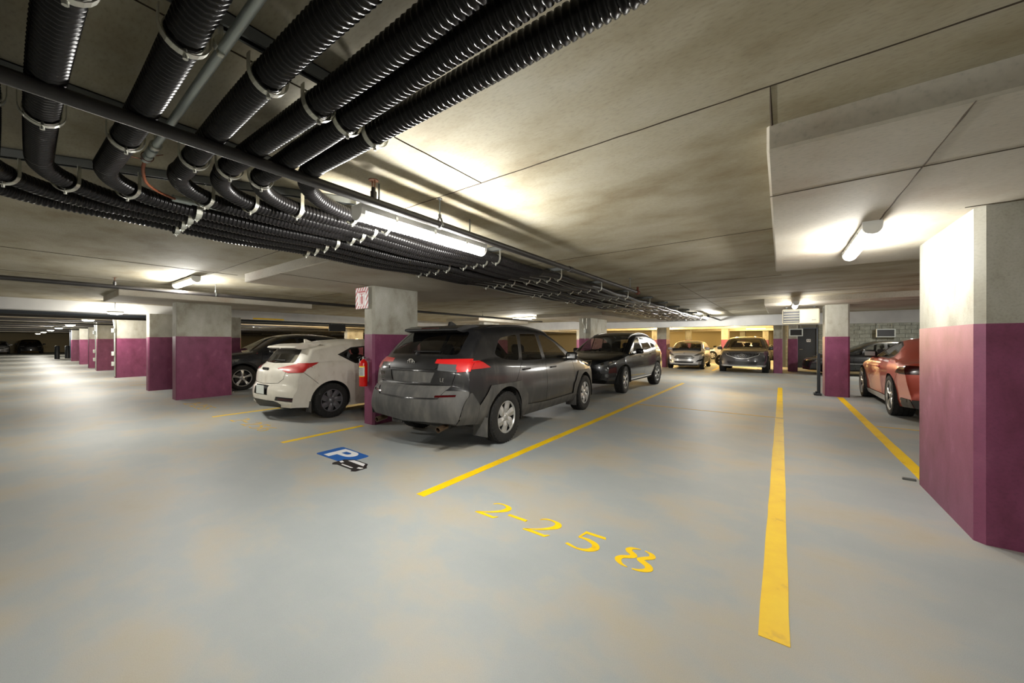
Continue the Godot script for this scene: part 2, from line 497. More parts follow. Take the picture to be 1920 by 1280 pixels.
func structure():
	var x0 := -78.0; var x1 := 12.0; var z0 := -42.0; var z1 := 9.0
	var cx := (x0 + x1) / 2; var cz := (z0 + z1) / 2; var w := x1 - x0; var d := z1 - z0
	struct("floor", level().box(Vector3(cx, -0.15, cz), Vector3(w + 0.8, 0.3, d + 0.8)), M.floor)
	var c := struct("ceiling", level().box(Vector3(cx, SLAB + 0.15, cz), Vector3(w + 0.8, 0.3, d + 0.8)), M.slab)
	struct("wall_north", MB.new().box(Vector3(cx, 1.25, z0 - 0.15), Vector3(w, 2.5, 0.3)), M.far_wall)
	struct("wall_south", MB.new().box(Vector3(cx, 1.25, z1 + 0.15), Vector3(w, 2.5, 0.3)), M.concrete)
	struct("wall_west", MB.new().box(Vector3(x0 - 0.15, 1.25, cz), Vector3(0.3, 2.5, d)), M.far_wall)
	struct("wall_east", MB.new().box(Vector3(x1 + 0.15, 1.25, cz), Vector3(0.3, 2.5, d)), M.concrete)
	# drop panels round the piers
	for p in [[-0.06, 3.1, -6.18, -2.25], [-6.95, -4.3, -6.2, -2.23], [-13.1, -11.0, -5.2, -1.33], [-0.36, 3.1, -15.2, -11.3], [-8.0, -5.2, -17.0, -12.6], [-13.1, -11.0, -16.5, -12.5]]:
		trim("drop_panel", MB.new().box(Vector3((p[0] + p[1]) / 2, (PANEL + SLAB) / 2 + 0.01, (p[2] + p[3]) / 2), Vector3(p[1] - p[0], SLAB - PANEL + 0.02, p[3] - p[2]), 0.012), M.panel)
	# white painted beams: along z at the left, along x at the back
	trim("beam", MB.new().box(Vector3(-15.35, 2.36, -12.0), Vector3(0.5, 0.29, 42.0), 0.01), M.white_wall)
	trim("beam", MB.new().box(Vector3(-1.5, 2.29, -18.3), Vector3(27.0, 0.43, 0.5), 0.01), M.white_wall)
	for x in [-24.0, -34.0, -44.0, -56.0]: trim("beam", MB.new().box(Vector3(x, 2.40, -12.0), Vector3(0.5, 0.22, 42.0), 0.01), M.panel)
	for z in [-27.5, -34.0]: trim("beam", MB.new().box(Vector3(-20.0, 2.38, z), Vector3(64.0, 0.26, 0.5), 0.01), M.panel)
	# joints between the form sheets, standing a little proud of the slab
	var seams := [[-9.5, -1.90, 4.0, -1.90], [-1.65, -1.90, -1.65, 0.9], [-9.5, -4.35, -4.3, -4.35], [-4.3, -4.35, -0.06, -4.30], [-6.9, -7.4, 0.0, -7.4], [-0.04, -2.25, -0.04, -1.90], [-7.2, 0.6, 2.0, 0.55],
		[-10.5, -10.2, 2.5, -10.2], [-4.2, -4.35, -4.2, -10.2], [-1.55, -7.4, -1.55, -17.9], [-7.15, -2.2, -7.15, 2.0], [-9.45, 2.0, -9.45, -8.0], [-10.5, -14.6, 0.0, -14.6]]
	for s in seams: seam(c, s, SLAB)
	for s in [[-0.06, -2.95, 3.1, -2.85], [1.05, -4.0, 3.1, -4.0], [0.62, -2.25, 0.62, -4.3], [-6.95, -4.4, -5.9, -4.4], [-5.65, -2.23, -5.65, -3.6], [-0.36, -12.1, 3.1, -12.1], [0.35, -11.3, 0.35, -12.5]]:
		seam(c, s, PANEL)
	block_wall()

var n_trim := 0
func trim(_what: String, mb: MB, m: Material) -> MeshInstance3D:      # drop panels and beams under the slab
	n_trim += 1
	return struct("trim_%d" % n_trim, mb, m)

func seam(c: Node, s: Array, y: float):
	var a := Vector3(s[0], y, s[1]); var b := Vector3(s[2], y, s[3])
	var mb := MB.new()
	var r := RandomNumberGenerator.new(); r.seed = int(absf(s[0] * 31 + s[1] * 17) * 10)
	var n := int(a.distance_to(b) / 0.12)
	var side := (b - a).cross(Vector3.UP).normalized()
	var pl := PackedVector3Array(); var wd := []
	for i in n + 1:
		pl.append(a.lerp(b, float(i) / n) + side * r.randf_range(-0.002, 0.002)); wd.append(r.randf_range(0.0015, 0.006))
	for i in n:
		var p := pl[i]; var q := pl[i + 1]
		var u0: Vector3 = side * wd[i]; var u1: Vector3 = side * wd[i + 1]
		var dn := Vector3(0, -0.004, 0)
		mb.quad(p + u0, q + u1, q + dn, p + dn, side + Vector3.DOWN)
		mb.quad(p - u0, q - u1, q + dn, p + dn, -side + Vector3.DOWN)
	obj("form_seam", mb, M.seam, c)

func block_wall():
	var z := -25.3
	# a wall of concrete blocks in front of the north bays, with a door in it
	var base := struct("wall_block", MB.new().box(Vector3(6.75, 1.25, z - 0.12), Vector3(10.48, 2.5, 0.16)).box(Vector3(0.30, 1.25, z - 0.12), Vector3(0.66, 2.5, 0.16)).box(Vector3(1.08, 2.32, z - 0.12), Vector3(0.9, 0.36, 0.16)), M.mortar)
	var kinds := []
	for k in 3: kinds.append(MB.new().box(Vector3.ZERO, Vector3(0.388, 0.188, 0.05), 0.006).mesh())
	var half := MB.new().box(Vector3.ZERO, Vector3(0.188, 0.188, 0.05), 0.006).mesh()
	for row in 12:
		var y := 0.1 + row * 0.2
		for i in 15:
			var x := 1.78 + i * 0.4 + (0.2 if row % 2 else 0.0)
			inst("block", kinds[(i * 7 + row * 3) % 3], M.block, base).position = Vector3(x, y, z - 0.025 + rng.randf_range(-0.002, 0.002))
		if row % 2: inst("block", half, M.block, base).position = Vector3(1.68, y, z - 0.025)
		inst("block", kinds[0], M.block, base).position = Vector3(0.39, y, z - 0.025)
	var dd := struct("door_1", MB.new().box(Vector3(1.08, 1.06, z - 0.08), Vector3(0.86, 2.10, 0.05), 0.004), M.door)
	obj("door_frame", MB.new().box(Vector3(0.63, 1.07, z - 0.03), Vector3(0.05, 2.14, 0.14), 0.004).box(Vector3(1.53, 1.07, z - 0.03), Vector3(0.05, 2.14, 0.14), 0.004).box(Vector3(1.08, 2.135, z - 0.03), Vector3(0.95, 0.05, 0.14), 0.004), M.steel_blue, dd)
	obj("handle", MB.new().tube(PackedVector3Array([Vector3(0.80, 1.0, z - 0.05), Vector3(0.80, 1.0, z), Vector3(0.93, 1.0, z)]), 0.011, 8), M.zinc, dd)
	obj("sign_plate", MB.new().box(Vector3(1.18, 1.47, z - 0.05), Vector3(0.17, 0.15, 0.008), 0.002), M.white, dd)
	obj("sign_print", MB.new().box(Vector3(1.15, 1.49, z - 0.045), Vector3(0.05, 0.05, 0.004)).box(Vector3(1.22, 1.49, z - 0.045), Vector3(0.04, 0.06, 0.004)).box(Vector3(1.18, 1.43, z - 0.045), Vector3(0.12, 0.012, 0.004)), M.ink, dd)

# ==================================================================== piers
func pier(x0: float, x1: float, z0: float, z1: float, top: float, label: String, ch := 0.035, group := "purple and concrete piers") -> Node3D:
	var ctr := Vector3((x0 + x1) / 2, 0, (z0 + z1) / 2)
	var hx := (x1 - x0) / 2; var hz := (z1 - z0) / 2
	var t := thing("concrete_pier", label, "pier", ctr, 0.0, group)
	var poly := func(e: float) -> PackedVector2Array:
		var a := hx + e; var b := hz + e
		return v2([-a + ch, -b, a - ch, -b, a, -b + ch, a, b - ch, a - ch, b, -a + ch, b, -a, b - ch, -a, -b + ch])
	var xf := Transform3D(Basis(Vector3(1, 0, 0), Vector3(0, 0, -1), Vector3(0, 1, 0)), Vector3.ZERO)   # local z of the prism is up
	var fix := Transform3D(Basis(Vector3(1, 0, 0), Vector3(0, 0, 1), Vector3(0, 1, 0)), Vector3.ZERO)
	obj("shaft", MB.new().prism(poly.call(0.0), DADO, top, fix), M.concrete, t)
	obj("painted_dado", MB.new().prism(poly.call(0.002), 0.0, DADO, fix), M.purple, t)
	return t

func columns():
	pier(1.11, 1.80, -5.39, -4.03, PANEL, "broad pier with pinkish scuffed paint beside the nearest yellow line", 0.045)
	pier(0.92, 1.40, -13.3, -12.55, PANEL, "bright magenta pier beside the cream unit heater")
	pier(-5.88, -5.59, -4.62, -3.65, PANEL, "pier carrying the fire extinguisher and striped sign")
	pier(-12.14, -11.80, -3.50, -2.38, PANEL, "wide purple pier before the dark crossover's wheel", 0.02)
	pier(-6.75, -6.22, -15.6, -13.9, PANEL, "concrete pier with a conduit box behind the black crossover", 0.02)
	pier(-0.29, 0.04, -20.85, -20.3, SLAB - 0.006, "narrow purple pier beside the grey crossover", 0.02)
	pier(0.25, 0.62, -22.6, -21.9, SLAB - 0.006, "shadowed purple pier behind the narrow pier", 0.02)
	pier(-5.62, -5.12, -22.2, -21.4, SLAB - 0.006, "dark purple pier beside the small white hatchback", 0.02)
	var k := 0
	for f in [[-14.95, -14.64, -4.6, -2.36], [-21.3, -21.0, -5.6, -2.46], [-27.05, -26.75, -4.4, -2.5], [-30.05, -29.75, -4.2, -2.5], [-35.4, -35.05, -4.0, -2.58], [-41.6, -41.2, -4.0, -2.65]]:
		pier(f[0], f[1], f[2], f[3], 2.22 if k == 0 else 2.42, ["thin dark purple wall pier behind the wide purple pier", "wall pier with a cable conduit on its edge", "purple wall pier with small boxes on its edge"][mini(k, 2)] if k < 3 else "purple wall pier far along the left aisle, %s beyond the wide pier" % nth(k + 1), 0.02)
		k += 1
	for p in [[-12.14, -11.80, -15.0, -13.8], [-18.4, -18.0, -15.0, -13.8], [-18.4, -18.0, -24.0, -22.8], [-24.6, -24.2, -15.0, -13.8], [-11.6, -11.2, -24.5, -23.5], [-3.2, -2.8, -28.5, -27.7], [-8.2, -7.8, -30.5, -29.7], [-6.4, -6.0, -33.5, -32.9], [-1.2, -0.8, -36.0, -35.2], [-2.9, -2.5, -38.0, -37.4]]:
		pier(p[0], p[1], p[2], p[3], 2.4, "far pier in the bays behind the parked cars", 0.02)

# ==================================================================== floor markings
func stripe(a: Vector2, b: Vector2, w: float, label: String, m: Material, group := "yellow stall lines"):
	var d := (b - a).normalized(); var s := Vector2(-d.y, d.x) * w / 2
	var pts := PackedVector2Array()
	var n := maxi(2, int(a.distance_to(b) / 0.25))
	var r := RandomNumberGenerator.new(); r.seed = int(absf(a.x * 100 + b.y * 37))
	for i in n + 1: pts.append(a.lerp(b, float(i) / n) + s * r.randf_range(0.94, 1.03))
	for i in n + 1: pts.append(b.lerp(a, float(i) / n) - s * r.randf_range(0.94, 1.03))
	var o := obj("stall_line", flat(pts, 0.002), m)
	tag(o, label, "floor marking", group)

func flat(pts: PackedVector2Array, h: float) -> MB:      # outline given as (x, z) on the floor
	return MB.new().prism(pts, 0.0, h, Transform3D(Basis(Vector3(1, 0, 0), Vector3(0, 0, 1), Vector3(0, 1, 0)), Vector3.ZERO))

# a pen stroke: points (x, y) with half widths, as an outline
func stroke(c: Array) -> PackedVector2Array:
	var pts := []; var ws := []
	for e in c: pts.append(Vector2(e[0], e[1])); ws.append(Vector2(e[2], 0))
	var p := smooth(pts, 6); var w := smooth(ws, 6)
	var l := PackedVector2Array(); var r := PackedVector2Array()
	for i in p.size():
		var t := (p[mini(i + 1, p.size() - 1)] - p[maxi(i - 1, 0)]).normalized()
		var nn := Vector2(-t.y, t.x) * w[i].x
		l.append(p[i] + nn); r.append(p[i] - nn)
	r.reverse()
	l.append_array(r)
	return l

func digit(ch: String) -> Array:      # outlines in a box 0.7 wide, 1 high, y up
	match ch:
		"2": return [stroke([[0.12, 0.80, 0.012], [0.22, 0.93, 0.03], [0.40, 0.965, 0.035], [0.58, 0.88, 0.075], [0.615, 0.70, 0.085], [0.52, 0.50, 0.06], [0.33, 0.27, 0.035], [0.05, 0.06, 0.015]]), v2([0.02, 0.0, 0.60, 0.0, 0.68, 0.17, 0.64, 0.17, 0.56, 0.10, 0.12, 0.13, 0.03, 0.05])]
		"5": return [v2([0.16, 1.0, 0.62, 1.0, 0.66, 0.89, 0.21, 0.88, 0.17, 0.66, 0.11, 0.58]), stroke([[0.13, 0.59, 0.03], [0.33, 0.60, 0.055], [0.54, 0.49, 0.075], [0.60, 0.30, 0.08], [0.50, 0.11, 0.06], [0.30, 0.03, 0.035], [0.08, 0.08, 0.045], [0.02, 0.10, 0.04]])]
		"6": return [stroke([[0.60, 0.93, 0.02], [0.40, 0.86, 0.05], [0.20, 0.62, 0.07], [0.12, 0.32, 0.075], [0.22, 0.09, 0.05], [0.38, 0.03, 0.02]]), stroke([[0.44, 0.03, 0.02], [0.60, 0.14, 0.06], [0.62, 0.34, 0.07], [0.48, 0.50, 0.045], [0.28, 0.47, 0.02]])]
		"8": return [stroke([[0.32, 0.985, 0.015], [0.16, 0.90, 0.05], [0.13, 0.76, 0.07], [0.27, 0.61, 0.07], [0.24, 0.50, 0.06], [0.09, 0.36, 0.06], [0.06, 0.20, 0.065], [0.16, 0.06, 0.04], [0.29, 0.01, 0.015]]), stroke([[0.41, 0.985, 0.015], [0.55, 0.91, 0.05], [0.585, 0.77, 0.065], [0.46, 0.60, 0.06], [0.43, 0.50, 0.07], [0.60, 0.36, 0.075], [0.645, 0.21, 0.07], [0.54, 0.07, 0.05], [0.38, 0.01, 0.015]])]
	return [v2([0.08, 0.42, 0.62, 0.42, 0.62, 0.54, 0.08, 0.54])]

func number(chars: String, xs: Array, z: float, h: float, w: float, m: Material, label: String):
	var t := thing("stall_number", label, "floor marking", Vector3.ZERO, 0.0, "painted stall numbers")
	for i in chars.length():
		for o in digit(chars[i]):
			var pts := PackedVector2Array()
			for p in o: pts.append(Vector2(xs[i] + p.x * w, z - p.y * h))
			var parts: Array = Geometry2D.merge_polygons(pts, PackedVector2Array())
			for q in parts:
				if q.size() > 2 and not Geometry2D.is_polygon_clockwise(q): obj("numeral_stroke", flat(q, 0.002), m, t)

func markings():
	stripe(Vector2(-2.69, -2.24), Vector2(-2.70, -13.6), 0.105, "long yellow line alongside the dirty black crossover", M.yellow)
	stripe(Vector2(-0.03, -2.14), Vector2(-0.03, -8.40), 0.125, "wide yellow line running up to the cross line, right of the stall number", M.yellow)
	stripe(Vector2(-0.03, -8.46), Vector2(-0.03, -14.0), 0.115, "yellow line continuing beyond the cross line", M.yellow)
	stripe(Vector2(-2.63, -8.43), Vector2(-0.10, -8.47), 0.07, "thin cross line closing the empty stall", M.yellow_worn)
	stripe(Vector2(1.20, -5.45), Vector2(1.20, -12.45), 0.12, "yellow line between the broad pier and the magenta pier", M.yellow)
	stripe(Vector2(1.28, -8.56), Vector2(3.9, -8.6), 0.07, "thin cross line behind the red coupe", M.yellow_worn)
	stripe(Vector2(-5.66, -2.26), Vector2(-5.70, -3.52), 0.10, "short yellow line ending at the extinguisher pier", M.yellow)
	stripe(Vector2(-8.65, -2.26), Vector2(-8.72, -8.2), 0.09, "yellow line left of the white hatchback", M.yellow)
	stripe(Vector2(-11.3, -4.2), Vector2(-11.3, -8.2), 0.08, "faint yellow line beside the dark crossover", M.yellow_worn)
	stripe(Vector2(-2.70, -20.2), Vector2(-2.80, -25.5), 0.12, "yellow line between the small white hatchback and the grey crossover", M.yellow)
	stripe(Vector2(-17.0, -2.3), Vector2(-17.0, -6.0), 0.10, "worn yellow line beyond the wide purple pier", M.yellow_worn)
	stripe(Vector2(1.0, -23.0), Vector2(2.0, -25.0), 0.12, "slanting yellow line in front of the low black car", M.yellow_worn)
	number("2-258", [-2.07, -1.83, -1.59, -1.23, -0.88], -2.295, 0.255, 0.33, M.yellow, "crisp yellow stall number 2-258 on the empty stall")
	number("2-256", [-8.05, -7.78, -7.50, -7.16, -6.88], -2.34, 0.27, 0.36, M.yellow_worn, "worn yellow stall number 2-256 behind the white hatchback")
	number("2-255", [-11.05, -10.80, -10.55, -10.25, -10.0], -2.34, 0.29, 0.36, M.yellow_worn, "worn yellow stall number 2-255 beside the wide purple pier")
	number("2-25", [-4.1, -3.7, -3.3, -2.9], -19.0, 0.3, 0.36, M.yellow_worn, "faint worn stall number before the small white hatchback")
	# printed parking symbol
	var t := thing("parking_symbol", "blue square with a white P and a black car pictogram", "floor sign", Vector3(-4.44, 0, -2.47))
	obj("blue_square", flat(round_poly(v2([-0.335, 0.175, -0.335, -0.185, 0.335, -0.165, 0.335, 0.165]), 0.05), 0.002), M.blue, t)
	var P := PackedVector2Array([Vector2(-0.20, 0.135), Vector2(-0.20, -0.15), Vector2(0.03, -0.15)])
	for k in 9: P.append(Vector2(0.06, -0.06) + Vector2(0.13, 0.0).rotated(-PI / 2 + PI * k / 8.0) * Vector2(1, 0.69))
	P.append_array(v2([-0.08, 0.03, -0.08, 0.135]))
	var hole := PackedVector2Array([Vector2(-0.08, -0.095)])
	for k in 7: hole.append(Vector2(0.02, -0.06) + Vector2(0.05, 0.0).rotated(-PI / 2 + PI * k / 6.0) * Vector2(1, 0.7))
	hole.append(Vector2(-0.08, -0.025))
	P = v2([]) if P.is_empty() else P
	var ring := PackedVector2Array(P)
	# join outline and hole by a bridge so that the letter is one outline
	var out := PackedVector2Array([P[0], P[1], Vector2(-0.08, -0.15)])
	out.append(hole[0]); 
	for k in range(hole.size() - 1, 0, -1): out.append(hole[k])
	out.append(hole[0] + Vector2(0.0005, 0)); out.append(Vector2(-0.0795, -0.15))
	for k in range(2, P.size()): out.append(P[k])
	obj("letter_P", flat(out, 0.004), M.white, t)
	var car := v2([0.20, 0.235, 0.20, 0.09, 0.235, 0.075, 0.30, 0.02, 0.58, 0.02, 0.655, 0.085, 0.69, 0.10, 0.69, 0.235, 0.64, 0.265, 0.60, 0.235, 0.30, 0.235, 0.25, 0.265])
	obj("car_outline", flat(car, 0.003), M.ink, t)
	obj("car_windscreen", flat(v2([0.285, 0.09, 0.33, 0.04, 0.56, 0.04, 0.61, 0.095]), 0.005), M.white, t)
	obj("car_headlamp", flat(v2([0.225, 0.13, 0.29, 0.145, 0.28, 0.175, 0.225, 0.165]), 0.005), M.white, t)
	obj("car_headlamp", flat(v2([0.665, 0.13, 0.60, 0.145, 0.61, 0.175, 0.665, 0.165]), 0.005), M.white, t)
	obj("car_grille", flat(v2([0.33, 0.19, 0.56, 0.19, 0.54, 0.21, 0.35, 0.21]), 0.005), M.white, t)

# ==================================================================== ribbed conduits
const PY := 2.365
const PR := 0.047
var runs := []          # {path}

func run_path(zl: float, xr: float, R: float, wob: float) -> PackedVector3Array:
	var p := PackedVector3Array()
	var x := 1.3
	while x > xr + R:
		p.append(Vector3(x, PY + 0.006 * sin(x * 2.1 + wob), zl + 0.012 * sin(x * 1.7 + wob * 2.0)))
		x -= 0.0044 if x < 0.10 else 0.05
	var n := int(R * PI / 2 / 0.0044)
	for i in n:
		var a := PI / 2 * i / n
		p.append(Vector3(xr + R - R * sin(a), PY, zl - R + R * cos(a)))
	var z := zl - R
	while z > -17.75:
		var k := clampf((zl - R - z) / 0.8, 0.0, 1.0)
		var sag := -0.020 * (0.5 - 0.5 * cos(TAU * (z + 1.8) / 1.45)) * k
		p.append(Vector3(xr + 0.014 * sin(z * 1.3 + wob) * k, PY + sag, z))
		z -= 0.0044 if z > -4.2 else 0.12
	return p

func conduits():
	var spec := [[0.25, -3.97, 0.55], [0.08, -3.79, 0.52], [-0.09, -3.61, 0.55], [-0.31, -3.42, 0.50], [-0.56, -3.14, 0.46], [-0.715, -2.97, 0.44], [-0.85, -2.80, 0.46], [-0.975, -2.61, 0.62]]
	var names := ["outermost ribbed black conduit of the bundle, lowest bend", "second ribbed black conduit from the outer edge of the bundle", "third ribbed black conduit from the outer edge of the bundle", "fourth ribbed black conduit, beside the thin grey conduit",
		"ribbed black conduit just inside the thin grey conduit", "third ribbed black conduit from the sprinkler pipe side", "second ribbed black conduit from the sprinkler pipe side", "innermost ribbed black conduit, bending behind the ribbed light fixture"]
	for i in 8:
		var s: Array = spec[i]
		var path := run_path(s[0], s[1], s[2], i * 1.3)
		var rr := PackedFloat32Array()
		var ph := 0
		for k in path.size():
			var fine := k > 0 and path[k].distance_to(path[k - 1]) < 0.02
			ph = ph + 1 if fine else 0
			rr.append(PR + ([0.0036, 0.0026, -0.0026, -0.0036, -0.0026, 0.0026][ph % 6] if fine else 0.0))
		tag(obj("ribbed_conduit", MB.new().sweep(path, rr, 12), M.conduit), names[i], "conduit", "ribbed black conduits")
		runs.append(path)
	# clamps: a band round the pipe and a hanging loop bolted to the channel
	var cl := MB.new()
	var loop := PackedVector3Array(); var band := PackedVector3Array()
	loop.append(Vector3(-0.062, 0.098, 0))
	for k in 13:
		var a := PI + PI * k / 12.0
		loop.append(Vector3(cos(a) * 0.062, sin(a) * 0.066, 0))
	loop.append(Vector3(0.062, 0.045, 0))
	for k in 17: band.append(Vector3(cos(TAU * k / 16.0 + 0.6), sin(TAU * k / 16.0 + 0.6), 0) * 0.0515)
	for k in band.size(): band[k] += Vector3(0, 0, 0.016)
	cl.strap(loop, Vector3(0, 0, 1), 0.026, 0.003)
	cl.strap(band, Vector3(0, 0, 1), 0.016, 0.003)
	cl.box(Vector3(0, -0.058, 0.008), Vector3(0.008, 0.024, 0.012), 0.001)
	cl.lathe([Vector2(0, -0.082), Vector2(0.007, -0.082), Vector2(0.007, -0.070), Vector2(0.004, -0.069), Vector2(0.004, -0.05)], 8)
	var clamp_mesh := cl.mesh()
	# channels with their clamps
	hanger(Vector2(-1.48, 0.42), Vector2(-1.48, -1.12), clamp_mesh, "steel channel across the near conduits with zinc clamps", 0.3)
	hanger(Vector2(-2.42, 0.42), Vector2(-2.42, -1.0), clamp_mesh, "steel channel under the sprinkler pipe where conduits begin to bend", 0.3)
	hanger(Vector2(-3.72, 0.38), Vector2(-2.55, -1.62), clamp_mesh, "slanting steel channel across the conduit bends", 0.0)
	hanger(Vector2(-4.10, -0.80), Vector2(-3.33, -0.80), clamp_mesh, "short steel channel with four clamps at the outer bends", 0.5)
	var z := -1.82; var k := 0
	while z > -17.0:
		hanger(Vector2(-4.08, z), Vector2(-2.48, z), clamp_mesh, "eight-clamp channel under the straight conduit bundle, %s after the bends" % nth(k + 1), 0.5)
		z -= 1.45; k += 1

func hanger(a: Vector2, b: Vector2, clamp_mesh: Mesh, label: String, need: float):
	var ctr := (a + b) / 2
	var t := thing("conduit_hanger", label, "pipe hanger", Vector3(ctr.x, 0, ctr.y), 0.0, "conduit hangers")
	var dir := (b - a).normalized()
	var xf := Transform3D(Basis(Vector3(dir.x, 0, dir.y), Vector3.UP, Vector3(-dir.y, 0, dir.x)), Vector3.ZERO)
	var L := a.distance_to(b)
	var mb := MB.new()
	mb.box(Vector3(0, 2.495, 0), Vector3(L, 0.006, 0.042), 0.001, xf)
	for s in [-1, 1]: mb.box(Vector3(0, 2.474, s * 0.0195), Vector3(L, 0.046, 0.003), 0.0, xf).box(Vector3(0, 2.452, s * 0.0155), Vector3(L, 0.003, 0.010), 0.0, xf)
	obj("channel", mb, M.strut, t)
	for path in runs:
		var best := -1; var bd := 1e9
		for i in path.size():
			var p := Vector2(path[i].x, path[i].z)
			var q := Geometry2D.get_closest_point_to_segment(p, a, b)
			var d := p.distance_squared_to(q)
			if d < bd: bd = d; best = i
		if bd > 0.0045: continue
		var tg: Vector3 = (path[mini(best + 6, path.size() - 1)] - path[maxi(best - 6, 0)])
		tg.y = 0; tg = tg.normalized()
		var c := inst("clamp", clamp_mesh, M.zinc, t)
		c.transform = Transform3D(Basis(Vector3.UP.cross(tg), Vector3.UP, tg), path[best] - t.position)

func rod_hanger(parent: Node, at: Vector3, r: float, top: float):
	var mb := MB.new().tube(PackedVector3Array([at + Vector3(0, r + 0.05, 0), Vector3(at.x, top, at.z)]), 0.005, 6)
	var ring := PackedVector3Array()
	for k in 17: ring.append(at + Vector3(sin(TAU * k / 16.0) * (r + 0.004), cos(TAU * k / 16.0) * (r + 0.004) + (0.02 if k in [0, 1, 15, 16] else 0.0), 0))
	mb.strap(ring, Vector3(0, 0, 1), 0.02, 0.003)
	mb.lathe([Vector2(0, 0), Vector2(0.012, 0), Vector2(0.012, 0.03), Vector2(0, 0.03)], 6, Transform3D(Basis(), at + Vector3(0, r + 0.02, 0)))
	mb.lathe([Vector2(0, 0), Vector2(0.018, 0), Vector2(0.018, 0.008), Vector2(0, 0.008)], 8, Transform3D(Basis(), Vector3(at.x, top - 0.008, at.z)))
	obj("rod_hanger", mb, M.strut, parent)

func sprinkler_head(parent: Node, at: Vector3):
	var h := obj("sprinkler_head", MB.new().lathe([Vector2(0.02, -0.03), Vector2(0.02, 0.02), Vector2(0.014, 0.022), Vector2(0.014, 0.045), Vector2(0.008, 0.05), Vector2(0, 0.05)], 10, Transform3D(Basis(), at)), M.black_pipe, parent)
	obj("frame", MB.new().box(at + Vector3(-0.013, 0.07, 0), Vector3(0.004, 0.05, 0.008)).box(at + Vector3(0.013, 0.07, 0), Vector3(0.004, 0.05, 0.008)).lathe([Vector2(0, 0.095), Vector2(0.03, 0.09), Vector2(0.032, 0.094), Vector2(0, 0.102)], 12, Transform3D(Basis(), at)), M.bronze, h)

